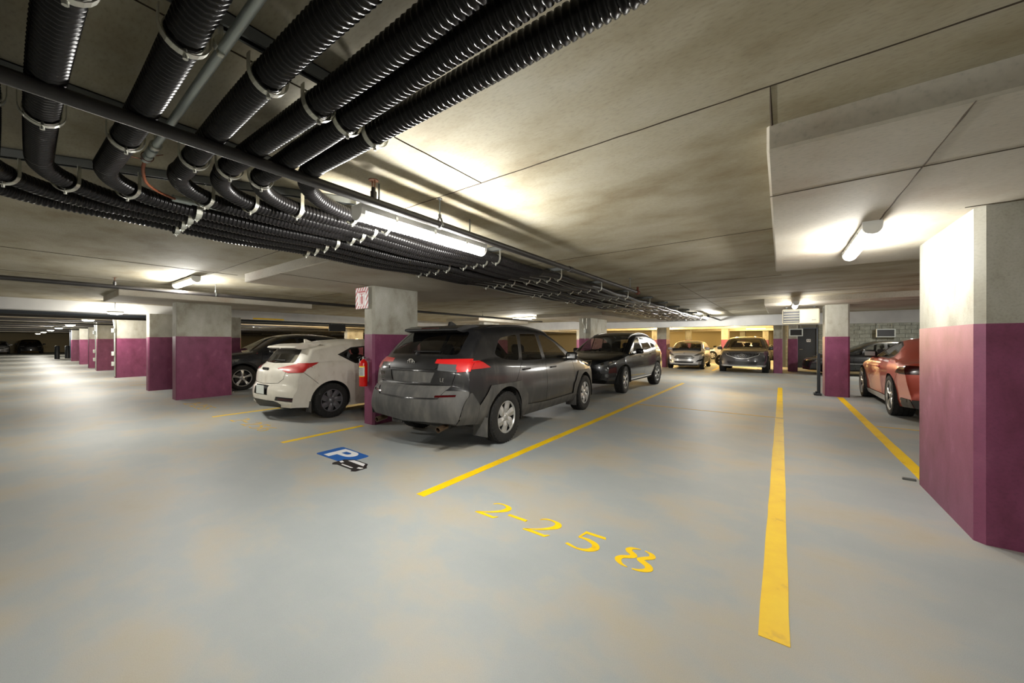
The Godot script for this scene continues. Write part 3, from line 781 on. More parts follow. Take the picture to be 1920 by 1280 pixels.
func services():
	# sprinkler main above the conduits
	var t := thing("sprinkler_pipe", "black sprinkler pipe crossing under the conduits beside the ribbed fixture", "pipe", Vector3(-2.08, 0, -3.0))
	var o := -t.position
	obj("pipe", MB.new().tube(PackedVector3Array([Vector3(-2.06, 2.30, 2.6) + o, Vector3(-2.08, 2.30, -1.0) + o, Vector3(-2.08, 2.30, -6.6) + o]), 0.028, 16), M.black_pipe, t)
	obj("coupling", MB.new().tube(PackedVector3Array([Vector3(-2.08, 2.30, -4.0) + o, Vector3(-2.08, 2.30, -4.1) + o]), 0.034, 16), M.black_pipe, t)
	obj("end_fitting", MB.new().tube(PackedVector3Array([Vector3(-2.08, 2.30, -6.58) + o, Vector3(-2.08, 2.30, -6.70) + o]), 0.037, 14).tube(PackedVector3Array([Vector3(-2.08, 2.26, -6.66) + o, Vector3(-2.08, 2.40, -6.66) + o]), 0.02, 10), M.rust, t)
	sprinkler_head(t, Vector3(-2.08, 2.345, -1.36) + o)
	rod_hanger(t, Vector3(-2.08, 2.30, -1.92) + o, 0.028, SLAB)
	rod_hanger(t, Vector3(-2.08, 2.30, -6.25) + o, 0.028, SLAB)
	var t2 := thing("sprinkler_pipe", "dark sprinkler pipe passing in front of the fixture near the wide pier", "pipe", Vector3(-8.62, 0, -5.0))
	var o2 := -t2.position
	obj("pipe", MB.new().tube(PackedVector3Array([Vector3(-8.66, 2.30, 3.0) + o2, Vector3(-8.6, 2.30, -14.0) + o2]), 0.034, 14), M.black_pipe, t2)
	sprinkler_head(t2, Vector3(-8.64, 2.35, -1.0) + o2)
	for z in [-2.3, -6.0, -10.0]: rod_hanger(t2, Vector3(-8.62, 2.30, z) + o2, 0.034, SLAB)
	# thin galvanised conduit and its copper whip
	var e := thing("metal_conduit", "thin grey metal conduit ending in a copper whip between the ribbed conduits", "conduit", Vector3(-1.5, 0, -0.42))
	var oe := -e.position
	obj("tube", MB.new().tube(PackedVector3Array([Vector3(1.3, 2.40, -0.40) + oe, Vector3(-2.62, 2.37, -0.42) + oe]), 0.0155, 10), M.emt, e)
	obj("coupling", MB.new().tube(PackedVector3Array([Vector3(-2.50, 2.37, -0.42) + oe, Vector3(-2.57, 2.37, -0.42) + oe]), 0.021, 10).tube(PackedVector3Array([Vector3(-2.60, 2.37, -0.42) + oe, Vector3(-2.68, 2.37, -0.42) + oe]), 0.020, 10), M.emt, e)
	obj("clamp", MB.new().tube(PackedVector3Array([Vector3(-1.47, 2.395, -0.41) + oe, Vector3(-1.50, 2.395, -0.41) + oe]), 0.022, 12).box(Vector3(-1.485, 2.44, -0.41) + oe, Vector3(0.02, 0.07, 0.01), 0.001).box(Vector3(-1.485, 2.37, -0.41) + oe, Vector3(0.018, 0.03, 0.02), 0.003), M.zinc, e)
	obj("clamp", MB.new().tube(PackedVector3Array([Vector3(-2.44, 2.372, -0.42) + oe, Vector3(-2.47, 2.372, -0.42) + oe]), 0.023, 12).box(Vector3(-2.455, 2.42, -0.42) + oe, Vector3(0.02, 0.08, 0.01), 0.001), M.zinc, e)
	var ring := PackedVector3Array()
	for k in 13: ring.append(Vector3(-2.63, 2.37 + 0.024 * cos(TAU * k / 12.0), -0.42 + 0.024 * sin(TAU * k / 12.0)) + oe)
	obj("rusty_wire", MB.new().tube(ring, 0.002, 6).tube(PackedVector3Array([Vector3(-2.63, 2.35, -0.40) + oe, Vector3(-2.60, 2.335, -0.35) + oe, Vector3(-2.62, 2.34, -0.34) + oe]), 0.002, 6).tube(PackedVector3Array([Vector3(-2.63, 2.38, -0.44) + oe, Vector3(-2.58, 2.385, -0.47) + oe]), 0.002, 6), M.rust, e)
	var whip := PackedVector3Array()
	for q in smooth([Vector2(-2.68, -0.42), Vector2(-2.80, -0.43), Vector2(-2.97, -0.47), Vector2(-3.12, -0.55), Vector2(-3.27, -0.66)], 6): whip.append(Vector3(q.x, 2.37 - 0.03 * sin((q.x + 2.68) / -0.59 * PI), q.y) + oe)
	obj("copper_whip", MB.new().tube(whip, 0.008, 8), M.copper, e)
	var e2 := thing("metal_conduit", "thin grey metal conduit lying on top of the conduit bundle", "conduit", Vector3(-3.27, 0, -4.0))
	obj("tube", MB.new().tube(PackedVector3Array([Vector3(0, 2.375, 3.34), Vector3(0, 2.38, -13.6)]), 0.0155, 10), M.emt, e2)
	obj("coupling", MB.new().tube(PackedVector3Array([Vector3(0, 2.375, 3.36), Vector3(0, 2.375, 3.26)]), 0.022, 10), M.emt, e2)
	for z in [3.18, 2.18, 0.73]: obj("clamp", MB.new().tube(PackedVector3Array([Vector3(0, 2.375, z + 0.012), Vector3(0, 2.375, z - 0.012)]), 0.023, 12).box(Vector3(0, 2.43, z), Vector3(0.008, 0.09, 0.02), 0.001), M.zinc, e2)
	extinguisher()
	heater()
	var kk := 0
	for p in [[-15.9, 0.09], [-18.5, 0.05], [-22.0, 0.05], [-25.5, 0.04], [-29.0, 0.05], [-33.0, 0.04], [-38.0, 0.05], [-45.0, 0.05]]:
		tag(obj("ceiling_pipe", MB.new().tube(PackedVector3Array([Vector3(p[0], 2.22, 6.0), Vector3(p[0], 2.22, -16.0)]), p[1], 12), M.black_pipe if p[1] < 0.08 else M.door), "thin dark pipe crossing the left aisle, %s beyond the thick pipe" % nth(maxi(kk, 1)) if p[1] < 0.08 else "thick dark pipe crossing just beyond the white beam", "pipe", "ceiling pipes over the left aisle"); kk += 1
	var rp := thing("branch_pipe", "short dark pipe hanging below the slab before the white beam", "pipe", Vector3(-1.6, 0, -16.0))
	obj("pipe", MB.new().tube(PackedVector3Array([Vector3(-0.5, 2.33, 1.2), Vector3(-0.5, 2.33, -1.9)]), 0.03, 10), M.black_pipe, rp)
	obj("end_cap", MB.new().tube(PackedVector3Array([Vector3(-0.5, 2.33, 1.3), Vector3(-0.5, 2.33, 1.14)]), 0.045, 10), M.black_pipe, rp)
	obj("rod", MB.new().tube(PackedVector3Array([Vector3(-0.5, 2.33, 0.9), Vector3(-0.5, 2.49, 0.9)]), 0.006, 6), M.strut, rp)

func extinguisher():
	var t := thing("fire_extinguisher", "red fire extinguisher with a white label hung on the pier", "fire extinguisher", Vector3(-5.745, 0.66, -3.562))
	var prof := [Vector2(0, 0), Vector2(0.062, 0), Vector2(0.068, 0.012), Vector2(0.068, 0.385), Vector2(0.055, 0.425), Vector2(0.026, 0.445), Vector2(0.022, 0.46)]
	obj("cylinder", MB.new().lathe(prof, 28), M.red, t)
	obj("label", MB.new().lathe([Vector2(0.0688, 0.17), Vector2(0.0688, 0.34)], 16, Transform3D(), PI * 0.08, PI * 0.92), M.offwhite, t)
	obj("label_band", MB.new().lathe([Vector2(0.0692, 0.325), Vector2(0.0692, 0.345)], 16, Transform3D(), PI * 0.08, PI * 0.92).lathe([Vector2(0.0692, 0.165), Vector2(0.0692, 0.178)], 16, Transform3D(), PI * 0.08, PI * 0.92), M.yellow, t)
	var pr := MB.new()
	for k in 5: pr.lathe([Vector2(0.0692, 0.19 + k * 0.026), Vector2(0.0692, 0.20 + k * 0.026)], 10, Transform3D(), PI * 0.2, PI * (0.75 - 0.1 * (k % 2)))
	obj("label_print", pr, M.strut, t)
	obj("valve", MB.new().lathe([Vector2(0.018, 0.455), Vector2(0.018, 0.50), Vector2(0.0, 0.505)], 12), M.zinc, t)
	obj("handle", MB.new().box(Vector3(0.02, 0.515, 0.0), Vector3(0.11, 0.012, 0.022), 0.003, Transform3D(Basis(Vector3(0, 0, 1), 0.28), Vector3(0, -0.005, 0))).box(Vector3(0.015, 0.492, 0.0), Vector3(0.09, 0.010, 0.02), 0.003), M.black, t)
	var hose := PackedVector3Array()
	for q in smooth([Vector2(-0.02, 0.48), Vector2(-0.07, 0.46), Vector2(-0.085, 0.38), Vector2(-0.078, 0.22)], 6): hose.append(Vector3(q.x, q.y, 0.02))
	obj("hose", MB.new().tube(hose, 0.010, 8), M.black, t)
	obj("tag", MB.new().box(Vector3(-0.055, 0.415, 0.055), Vector3(0.06, 0.09, 0.002), 0.0, Transform3D(Basis(Vector3.UP, -0.4), Vector3.ZERO)), M.white, t)
	obj("bracket", MB.new().box(Vector3(0, 0.25, -0.079), Vector3(0.05, 0.36, 0.022), 0.002).box(Vector3(0, 0.48, -0.06), Vector3(0.02, 0.015, 0.06), 0.002), M.zinc, t)
	# the sign above it
	var s := thing("safety_sign", "white sign with red diagonal stripes and an extinguisher picture", "sign", Vector3(-5.865, 2.17, -3.61))
	var W := 0.19; var H := 0.183
	obj("plate", MB.new().box(Vector3.ZERO, Vector3(W * 2, H * 2, 0.006), 0.001), M.white, s)
	obj("bracket", MB.new().box(Vector3(0.10, 0.0, -0.02), Vector3(0.06, 0.2, 0.034), 0.002), M.strut, s)
	var st := MB.new()
	var frame := [v2([-W, -H, W, -H, W, H, -W, H])]
	var inner := v2([-W + 0.07, -H + 0.055, W - 0.07, -H + 0.055, W - 0.07, H - 0.055, -W + 0.07, H - 0.055])
	for k in range(-8, 9):
		var x := k * 0.075
		var band := v2([x, -0.3, x + 0.036, -0.3, x + 0.036 + 0.42, 0.3, x + 0.42, 0.3])
		for p in Geometry2D.intersect_polygons(band, frame[0]):
			for q in Geometry2D.clip_polygons(p, inner):
				if q.size() > 2: st.prism(q, 0.003, 0.0045)
	obj("red_stripes", st, M.sign_red, s)
	var pic := MB.new().prism(round_poly(v2([-0.038, -0.10, 0.038, -0.10, 0.038, 0.03, -0.038, 0.03]), 0.012), 0.003, 0.005).prism(v2([-0.014, 0.03, 0.014, 0.03, 0.014, 0.055, -0.014, 0.055]), 0.003, 0.005).prism(v2([-0.03, 0.05, 0.03, 0.062, 0.03, 0.075, -0.03, 0.068]), 0.003, 0.005)
	pic.prism(v2([-0.11, 0.092, 0.11, 0.092, 0.11, 0.125, -0.11, 0.125]), 0.003, 0.0048)
	for k in [-1, 1]: pic.prism(v2([k * 0.075 - 0.004, -0.11, k * 0.075 + 0.004, -0.11, k * 0.075 + 0.004, 0.08, k * 0.075 - 0.004, 0.08]), 0.003, 0.0048)
	pic.prism(v2([-0.075, 0.072, 0.075, 0.072, 0.075, 0.08, -0.075, 0.08]), 0.003, 0.0048).prism(v2([-0.075, -0.118, 0.075, -0.118, 0.075, -0.11, -0.075, -0.11]), 0.003, 0.0048)
	obj("red_picture", pic, M.sign_red, s)

func heater():
	var t := thing("unit_heater", "cream unit heater with louvres hung beside the magenta pier", "heater", Vector3(0.42, 1.90, -12.85))
	obj("cabinet", MB.new().box(Vector3(0.0, 0.20, 0), Vector3(0.80, 0.40, 0.42), 0.02), M.cream, t)
	for k in 5: obj("louvre", MB.new().box(Vector3(-0.20, 0.06 + k * 0.072, 0.222), Vector3(0.34, 0.012, 0.05), 0.003, Transform3D(Basis(), Vector3.ZERO)), M.cream, t)
	obj("outlet", MB.new().box(Vector3(-0.20, 0.20, 0.212), Vector3(0.36, 0.34, 0.006)), M.trim, t)
	obj("badge", MB.new().box(Vector3(0.28, 0.10, 0.212), Vector3(0.09, 0.012, 0.004)), M.strut, t)
	for s in [-0.3, 0.3]: obj("hanging_rod", MB.new().tube(PackedVector3Array([Vector3(s, 0.4, 0), Vector3(s, 0.468, 0)]), 0.012, 8).box(Vector3(s, 0.455, 0), Vector3(0.05, 0.02, 0.3), 0.002), M.strut, t)
	var b := thing("folded_stand", "slate blue folded stand leaning by the magenta pier", "stand", Vector3(0.80, 0, -12.7))
	obj("upright", MB.new().box(Vector3(0, 0.55, 0), Vector3(0.07, 1.1, 0.10), 0.008), M.door, b)
	obj("foot", MB.new().box(Vector3(-0.03, 0.03, 0.06), Vector3(0.16, 0.05, 0.26), 0.01).box(Vector3(-0.06, 0.09, 0.12), Vector3(0.04, 0.12, 0.05), 0.008, Transform3D(Basis(Vector3(1, 0, 0), 0.3), Vector3.ZERO)), M.door, b)
	var c := thing("rust_bracket", "small grey steel offcut lying at the foot of the broad pier", "bracket", Vector3(1.055, 0, -5.44))
	obj("bar", MB.new().box(Vector3(0, 0.012, 0), Vector3(0.10, 0.022, 0.03), 0.003), M.strut, c)

# ==================================================================== cars
# A car is lofted from its side outline (sp.top), plan widths, belt line and tumblehome; the skin is then divided along
# outlines given in side, front or rear view into panes, lamps, trim and gaps, and arches are cut out of it.
# s runs from the nose (0) to the tail, the car's nose looks along local -z, the origin lies on the floor between the axles.

func zs(sp: Dictionary, s: float) -> float: return (s - (sp.sf + sp.sr) * 0.5) * sp.k

func skin(sp: Dictionary) -> Dictionary:
	var top := smooth(sp.top, 8)
	var ln := PackedFloat32Array([0.0])
	for i in range(1, top.size()): ln.append(ln[i - 1] + top[i].distance_to(top[i - 1]))
	var N: int = sp.get("n", 110)
	var st := []
	var j := 0
	for i in N + 1:
		var d := ln[-1] * i / N
		while j < top.size() - 2 and ln[j + 1] < d: j += 1
		st.append(top[j].lerp(top[j + 1], clampf((d - ln[j]) / maxf(ln[j + 1] - ln[j], 1e-6), 0, 1)))
	var A := 12; var C := 10; var D := 9
	var R := A + C + D + 1
	var pos := PackedVector3Array(); var nrm := PackedVector3Array()
	var half: float = sp.w * 0.5
	var L: float = sp.top[-1].x
	for i in N + 1:
		var s: float = st[i].x; var T: float = st[i].y
		var B := lin(sp.bot, s); var W := half * lin(sp.plan, s); var belt := lin(sp.belt, s)
		T = maxf(T, B + 0.02)
		var rt := minf(lin(sp.rt, s), 0.45 * (T - B)); var yc := T - rt
		var yb := minf(belt, yc)
		for r in R:
			var y := 0.0; var cs := 1.0
			if r <= A: y = lerpf(B, yb, float(r) / A)
			elif r <= A + C: y = lerpf(yb, yc, float(r - A) / C)
			else:
				var th := PI / 2 * (r - A - C) / D
				th = th if r < R - 1 else PI / 2
				y = yc + rt * pow(sin(th), 2.0 / sp.e); cs = pow(maxf(cos(th), 0.0), 2.0 / sp.e)
				if r == R - 1: cs = 0.0
			var gw := 1.0
			if y <= belt + 1e-4: gw = lin(sp.low, (y - B) / maxf(belt - B, 0.05))
			else: gw = lerpf(sp.shoulder, sp.roof, pow(clampf((y - belt) / (sp.h - belt), 0, 1), 1.12))
			var x := W * gw * cs
			var q := pow(x / half, 2.2)
			var z: float = s + sp.bowf * pow(clampf(1.0 - s / 1.5, 0, 1), 1.4) * q - sp.bowr * pow(clampf(1.0 - (L - s) / 1.4, 0, 1), 1.4) * q
			pos.append(Vector3(x, y, zs(sp, z)))
	nrm.resize(pos.size())
	for i in N:
		for r in R - 1:
			var a := i * R + r; var b := a + 1; var c := a + R + 1; var d := a + R
			for t in [[a, b, c], [a, c, d]]:
				var f := (pos[t[2]] - pos[t[0]]).cross(pos[t[1]] - pos[t[0]])
				for q in t: nrm[q] += f
	var ctr := Vector3(0, 0.75, 0)
	var flip := 0.0
	for q in pos.size(): flip += nrm[q].dot(pos[q] - ctr)
	for i in N + 1:
		for r in R:
			var q := i * R + r
			if flip < 0: nrm[q] = -nrm[q]
			if r == R - 1: nrm[q].x = 0.0
			if nrm[q].length() < 1e-9 and r > 0: nrm[q] = nrm[q - 1]
			nrm[q] = nrm[q].normalized()
	return {"pos": pos, "nrm": nrm, "N": N, "R": R}

func on_skin(sk: Dictionary, view: String, a: float, b: float) -> Array:    # [point, normal] of the skin seen from the side / front / rear at (a, b)
	var best := -1; var bd := 1e9
	for q in sk.pos.size():
		var p: Vector3 = sk.pos[q]; var nn: Vector3 = sk.nrm[q]
		var d := 1e9
		if view == "s" and nn.x > 0.3: d = Vector2(p.z - a, p.y - b).length()
		elif view == "f" and nn.z < -0.25: d = Vector2(p.x - a, p.y - b).length()
		elif view == "r" and nn.z > 0.25: d = Vector2(p.x - a, p.y - b).length()
		if d < bd: bd = d; best = q
	var p: Vector3 = sk.pos[best]
	match view:
		"s": return [Vector3(p.x, b, a), sk.nrm[best]]
		_: return [Vector3(a, b, p.z), sk.nrm[best]]

func divide(sp: Dictionary, sk: Dictionary, root: Node3D):
	var R: int = sk.R
	var pieces := []
	for i in sk.N:
		for r in R - 1:
			var a: int = i * R + r; var b := a + 1; var c: int = a + R + 1; var d: int = a + R
			for t in [[a, b, c], [a, c, d]]:
				if (sk.pos[t[1]] - sk.pos[t[0]]).cross(sk.pos[t[2]] - sk.pos[t[0]]).length() > 1e-8:
					pieces.append(PackedVector3Array([sk.pos[t[0]], sk.pos[t[1]], sk.pos[t[2]], sk.nrm[t[0]], sk.nrm[t[1]], sk.nrm[t[2]]]))
	# the ends of the loft
	for e in [0, sk.N]:
		var base: int = e * R
		var nn := Vector3(0, -0.2, -1 if e == 0 else 1).normalized()
		var c0 := Vector3(0, sk.pos[base].y, sk.pos[base + R - 1].z)
		for r in R - 1: pieces.append(PackedVector3Array([c0, sk.pos[base + r], sk.pos[base + r + 1], nn, nn, nn]))
	var made := {}
	for rg in sp.regions:
		var q := PackedVector2Array()
		for p in rg.q: q.append(Vector2(zs(sp, p.x), p.y) if rg.p == "s" else p)
		var lo := q[0]; var hi := q[0]
		for p in q: lo = lo.min(p); hi = hi.max(p)
		var rest := []; var got := []
		for pc in pieces:
			var nn: Vector3 = pc[3] + pc[4] + pc[5]
			var ok := false
			match rg.p:
				"s": ok = nn.x > (0.5 if rg.m == "cut" else 1.0)
				"f": ok = nn.z < -0.5
				"r": ok = nn.z > 0.5
			if not ok: rest.append(pc); continue
			var t := PackedVector2Array()
			for k in 3: t.append(Vector2(pc[k].z, pc[k].y) if rg.p == "s" else Vector2(pc[k].x, pc[k].y))
			var tl := t[0].min(t[1]).min(t[2]); var th := t[0].max(t[1]).max(t[2])
			if th.x < lo.x or th.y < lo.y or tl.x > hi.x or tl.y > hi.y: rest.append(pc); continue
			var area := (t[1] - t[0]).cross(t[2] - t[0])
			if absf(area) < 2e-7: rest.append(pc); continue
			var ins := Geometry2D.intersect_polygons(t, q)
			if ins.is_empty(): rest.append(pc); continue
			for pl in ins: cut_up(pl, t, area, pc, got)
			for pl in Geometry2D.clip_polygons(t, q): cut_up(pl, t, area, pc, rest)
		pieces = rest
		if rg.m == "cut": continue
		var key: String = rg.n
		if not made.has(key): made[key] = {"rg": rg, "list": []}
		made[key].list.append_array(lift(got, rg.get("o", 0.0)))
	emit("body_shell", pieces, sp.paint, false, root)
	for key in made: emit(key.get_slice("#", 0), made[key].list, sp.paint if made[key].rg.m is String and made[key].rg.m == "groove" else M[made[key].rg.m], made[key].rg.get("pair", made[key].rg.p == "s"), root)

func lift(list: Array, o: float) -> Array:
	if o != 0.0:
		for pc in list:
			for k in 3: pc[k] += pc[k + 3] * o
	return list

func cut_up(pl: PackedVector2Array, t: PackedVector2Array, area: float, pc: PackedVector3Array, to: Array):
	if pl.size() < 3: return
	var idx := Geometry2D.triangulate_polygon(pl) if pl.size() > 3 else PackedInt32Array([0, 1, 2])
	for i in range(0, idx.size(), 3):
		var o := PackedVector3Array(); o.resize(6)
		for k in 3:
			var p := pl[idx[i + k]]
			var l1 := (p - t[0]).cross(t[2] - t[0]) / area; var l2 := (t[1] - t[0]).cross(p - t[0]) / area
			var l0 := 1.0 - l1 - l2
			o[k] = pc[0] * l0 + pc[1] * l1 + pc[2] * l2
			o[k + 3] = (pc[3] * l0 + pc[4] * l1 + pc[5] * l2).normalized()
		to.append(o)

func emit(called: String, list: Array, m: Material, pair: bool, root: Node3D):
	if list.is_empty(): return
	var a := MB.new(); var b := MB.new()
	var X := Vector3(-1, 1, 1)
	for pc in list:
		a.trin(pc[0], pc[1], pc[2], pc[3], pc[4], pc[5])
		b.trin(pc[0] * X, pc[1] * X, pc[2] * X, pc[3] * X, pc[4] * X, pc[5] * X)
	if pair:
		obj(called, a, m, root); obj(called, b, m, root)
	else:
		a.v.append_array(b.v); a.n.append_array(b.n)
		obj(called, a, m, root)

# a thin band along a line in side / front / rear view, as an outline for a gap in the skin
func gap(pts: Array, w := 0.007) -> PackedVector2Array:
	var l := PackedVector2Array(); var r := PackedVector2Array()
	var p := v2(pts)
	for i in p.size():
		var t := (p[mini(i + 1, p.size() - 1)] - p[maxi(i - 1, 0)]).normalized()
		l.append(p[i] + Vector2(-t.y, t.x) * w / 2); r.append(p[i] - Vector2(-t.y, t.x) * w / 2)
	r.reverse(); l.append_array(r)
	return l

func wheel_meshes(Rt: float, wd: float, rr: float, st: Dictionary) -> Dictionary:
	var o := {}
	var h := wd / 2
	var pr := [Vector2(rr - 0.005, -h * 0.9), Vector2(rr + 0.01, -h), Vector2(Rt - 0.05, -h * 1.04), Vector2(Rt - 0.014, -h * 0.97), Vector2(Rt - 0.002, -h * 0.8)]
	for gx in [-0.45, 0.0, 0.45]:
		pr.append_array([Vector2(Rt, h * gx - 0.006), Vector2(Rt - 0.009, h * gx - 0.005), Vector2(Rt - 0.009, h * gx + 0.005), Vector2(Rt, h * gx + 0.006)])
	pr.append_array([Vector2(Rt - 0.002, h * 0.8), Vector2(Rt - 0.014, h * 0.97), Vector2(Rt - 0.05, h * 1.04), Vector2(rr + 0.03, h * 1.02), Vector2(rr + 0.01, h), Vector2(rr - 0.005, h * 0.9)])
	var ty := MB.new().lathe(pr, 44)
	for k in 44:      # shoulder blocks of the tread
		var a := TAU * k / 44.0
		for sg in [-1, 1]:
			ty.box(Vector3(Rt - 0.012, sg * h * 0.9, 0), Vector3(0.019, h * 0.16, 0.026), 0.003, Transform3D(Basis(Vector3.UP, a), Vector3.ZERO))
	o.tyre = ty.mesh()
	o.barrel = MB.new().lathe([Vector2(rr, h * 0.88), Vector2(rr - 0.015, h * 0.7), Vector2(rr - 0.03, -h * 0.8), Vector2(rr, -h * 0.9)], 32).lathe([Vector2(rr - 0.02, -0.01), Vector2(0.0, -0.01)], 24).mesh()
	o.disc = MB.new().lathe([Vector2(rr * 0.66, 0.0), Vector2(rr * 0.66, 0.012), Vector2(0.06, 0.014), Vector2(0.06, 0.03), Vector2(0, 0.03)], 24).mesh()
	o.lip = MB.new().lathe([Vector2(rr + 0.006, h * 0.9), Vector2(rr + 0.004, h * 0.97), Vector2(rr - 0.008, h * 0.97), Vector2(rr - 0.016, h * 0.82)], 36).mesh()
	var sp := MB.new()
	var n: int = st.n
	for k in n:
		var a0 := TAU * k / n
		for tw in ([-1, 1] if st.get("twin", false) else [0]):
			var row := []
			for e in [[0.045, st.w0, 0.80, 0.0], [rr * 0.55, st.wm, 0.92, st.get("spread", 0.0) * 0.55], [rr - 0.012, st.w1, 0.86, st.get("spread", 0.0)]]:
				var a: float = a0 + tw * e[3] + st.get("twist", 0.0) * e[0] / rr
				var d := Vector3(cos(a), 0, sin(a)); var s := Vector3(-sin(a), 0, cos(a))
				row.append([d * e[0] + s * e[1] + Vector3(0, h * e[2] - 0.006, 0), d * e[0] + Vector3(0, h * e[2] + 0.004, 0), d * e[0] - s * e[1] + Vector3(0, h * e[2] - 0.006, 0), d * e[0] - s * e[1] * 0.8 + Vector3(0, h * e[2] - 0.035, 0), d * e[0] + s * e[1] * 0.8 + Vector3(0, h * e[2] - 0.035, 0)])
			for i in 2:
				for q in 5:
					var A: Vector3 = row[i][q]; var B: Vector3 = row[i][(q + 1) % 5]; var Cc: Vector3 = row[i + 1][(q + 1) % 5]; var Dd: Vector3 = row[i + 1][q]
					sp.quad(A, B, Cc, Dd, (A + B + Cc + Dd) * 0.25 - (row[i][1] + row[i + 1][1]) * 0.5 + Vector3(0, 0.015, 0))
	o.spokes = sp.mesh()
	var hub := MB.new().lathe([Vector2(0.062, h * 0.6), Vector2(0.062, h * 0.82), Vector2(0.034, h * 0.88), Vector2(0.030, h * 0.94), Vector2(0, h * 0.96)], 20)
	for k in 5: hub.lathe([Vector2(0, h * 0.86), Vector2(0.008, h * 0.86), Vector2(0.008, h * 0.80)], 6, Transform3D(Basis(), Vector3(cos(TAU * k / 5.0), 0, sin(TAU * k / 5.0)) * 0.05))
	o.hub = hub.mesh()
	return o

func car(sp: Dictionary) -> Node3D:
	var root := thing(sp.name, sp.label, "car", sp.at, sp.turn, "parked cars")
	root.scale = Vector3.ONE * float(sp.get("scale", 1.0))
	var sk := skin(sp)
	var Rw: float = sp.R
	var arches := []
	for s in [sp.sf, sp.sr]:
		var c := PackedVector2Array()
		for k in 40: c.append(Vector2(s, Rw + 0.005) + Vector2.from_angle(TAU * k / 40) * sp.arch * Vector2(1.0 / sp.k, 1))
		arches.append({"n": "arch", "p": "s", "q": c, "m": "cut"})
	sp.regions = arches + sp.regions
	divide(sp, sk, root)
	var half: float = sp.w / 2
	# floor pan, wheel housings
	var zf := zs(sp, sp.sf); var zr := zs(sp, sp.sr)
	var L: float = sp.top[-1].x
	var pan := MB.new()
	var y0 := lin(sp.bot, sp.sf + 0.9)
	pan.box(Vector3(0, y0 + 0.03, (zf + zr) / 2), Vector3(sp.w * 0.90, 0.05, zr - zf - sp.arch * 1.9), 0.01)
	pan.box(Vector3(0, y0 + 0.05, (zs(sp, 0.25) + zs(sp, L - 0.25)) / 2), Vector3(sp.w * 0.60, 0.05, zs(sp, L - 0.25) - zs(sp, 0.25)), 0.01)
	obj("floor_pan", pan, M.well, root)
	for z in [zf, zr]:
		for sd in [-1, 1]:
			var xf := Transform3D(Basis(Vector3(0, 0, 1), Vector3(sd, 0, 0), Vector3(0, sd, 0)).orthonormalized(), Vector3(0, Rw + 0.005, z))
			xf.basis = Basis(Vector3(0, 0, 1), Vector3(sd, 0, 0), Vector3(0, 1, 0))
			obj("wheel_housing", MB.new().lathe([Vector2(sp.arch + 0.004, half * 0.975), Vector2(sp.arch + 0.012, half * 0.55), Vector2(0.0, half * 0.53)], 20, xf, -0.25, PI + 0.25), M.well, root)
	# wheels
	var wm := wheel_meshes(Rw, sp.tw, sp.rim, sp.spoke)
	for z in [zf, zr]:
		for sd in [1, -1]:
			var w := Node3D.new(); w.name = "wheel"; root.add_child(w, true)
			w.transform = Transform3D(Basis(Vector3(0, -1, 0) if sd > 0 else Vector3(0, 1, 0), Vector3(sd, 0, 0), Vector3(0, 0, 1)), Vector3(sd * (half * sp.get("track", 0.985) - sp.tw / 2), Rw, z))
			if z == zf and sp.has("steer"): w.basis = Basis(Vector3.UP, sp.steer) * w.basis
			inst("tyre", wm.tyre, M.tyre, w)
			inst("rim_barrel", wm.barrel, M.darkrim, w); inst("brake_disc", wm.disc, M.disc, w)
			inst("rim_lip", wm.lip, sp.rim_mat, w); inst("spokes", wm.spokes, sp.rim_mat, w); inst("hub_cap", wm.hub, sp.rim_mat, w)
	# cabin
	var cs: float = sp.cab      # s of the dashboard
	var hh: float = sp.h
	obj("cabin_floor", MB.new().box(Vector3(0, y0 + 0.12, zs(sp, cs + 1.2)), Vector3(sp.w * 0.80, 0.08, 2.7), 0.01).box(Vector3(0, 0.72, zs(sp, cs - 0.12)), Vector3(sp.w * 0.80, 0.7, 0.05), 0.01), M.cabin, root)
	obj("dashboard", MB.new().box(Vector3(0, 0.90 * hh / 1.68, zs(sp, cs + 0.12)), Vector3(sp.w * 0.76, 0.22, 0.45), 0.07), M.cabin, root)
	var sw := PackedVector3Array()
	for k in 17: sw.append(Vector3(-0.36 + 0.18 * cos(TAU * k / 16.0), 0.97 * hh / 1.68 + 0.17 * sin(TAU * k / 16.0), zs(sp, cs + 0.42) - 0.07 * sin(TAU * k / 16.0)))
	obj("steering_wheel", MB.new().tube(sw, 0.015, 8, false).box(Vector3(-0.36, 0.97 * hh / 1.68, zs(sp, cs + 0.40)), Vector3(0.30, 0.05, 0.03), 0.01), M.cabin, root)
	for row in [[cs + 1.05, [-0.36, 0.36], 0.48], [cs + 1.92, [-0.40, 0.0, 0.40], 0.36]]:
		if row[0] > L - 0.9: continue
		for x in row[1]:
			var z: float = zs(sp, row[0])
			var tilt := Transform3D(Basis(Vector3(1, 0, 0), 0.24), Vector3(x, 0.62 * hh / 1.68, z))
			obj("seat", MB.new().box(Vector3(0, 0.0, -0.24), Vector3(row[2], 0.16, 0.5), 0.05, Transform3D(Basis(), tilt.origin)).box(Vector3(0, 0.30, 0), Vector3(row[2], 0.58, 0.13), 0.05, tilt).box(Vector3(0, 0.68, 0.0), Vector3(0.25, 0.17, 0.10), 0.04, tilt).tube(PackedVector3Array([tilt * Vector3(-0.05, 0.55, 0), tilt * Vector3(-0.05, 0.66, 0)]), 0.007, 6).tube(PackedVector3Array([tilt * Vector3(0.05, 0.55, 0), tilt * Vector3(0.05, 0.66, 0)]), 0.007, 6), M.seat, root)
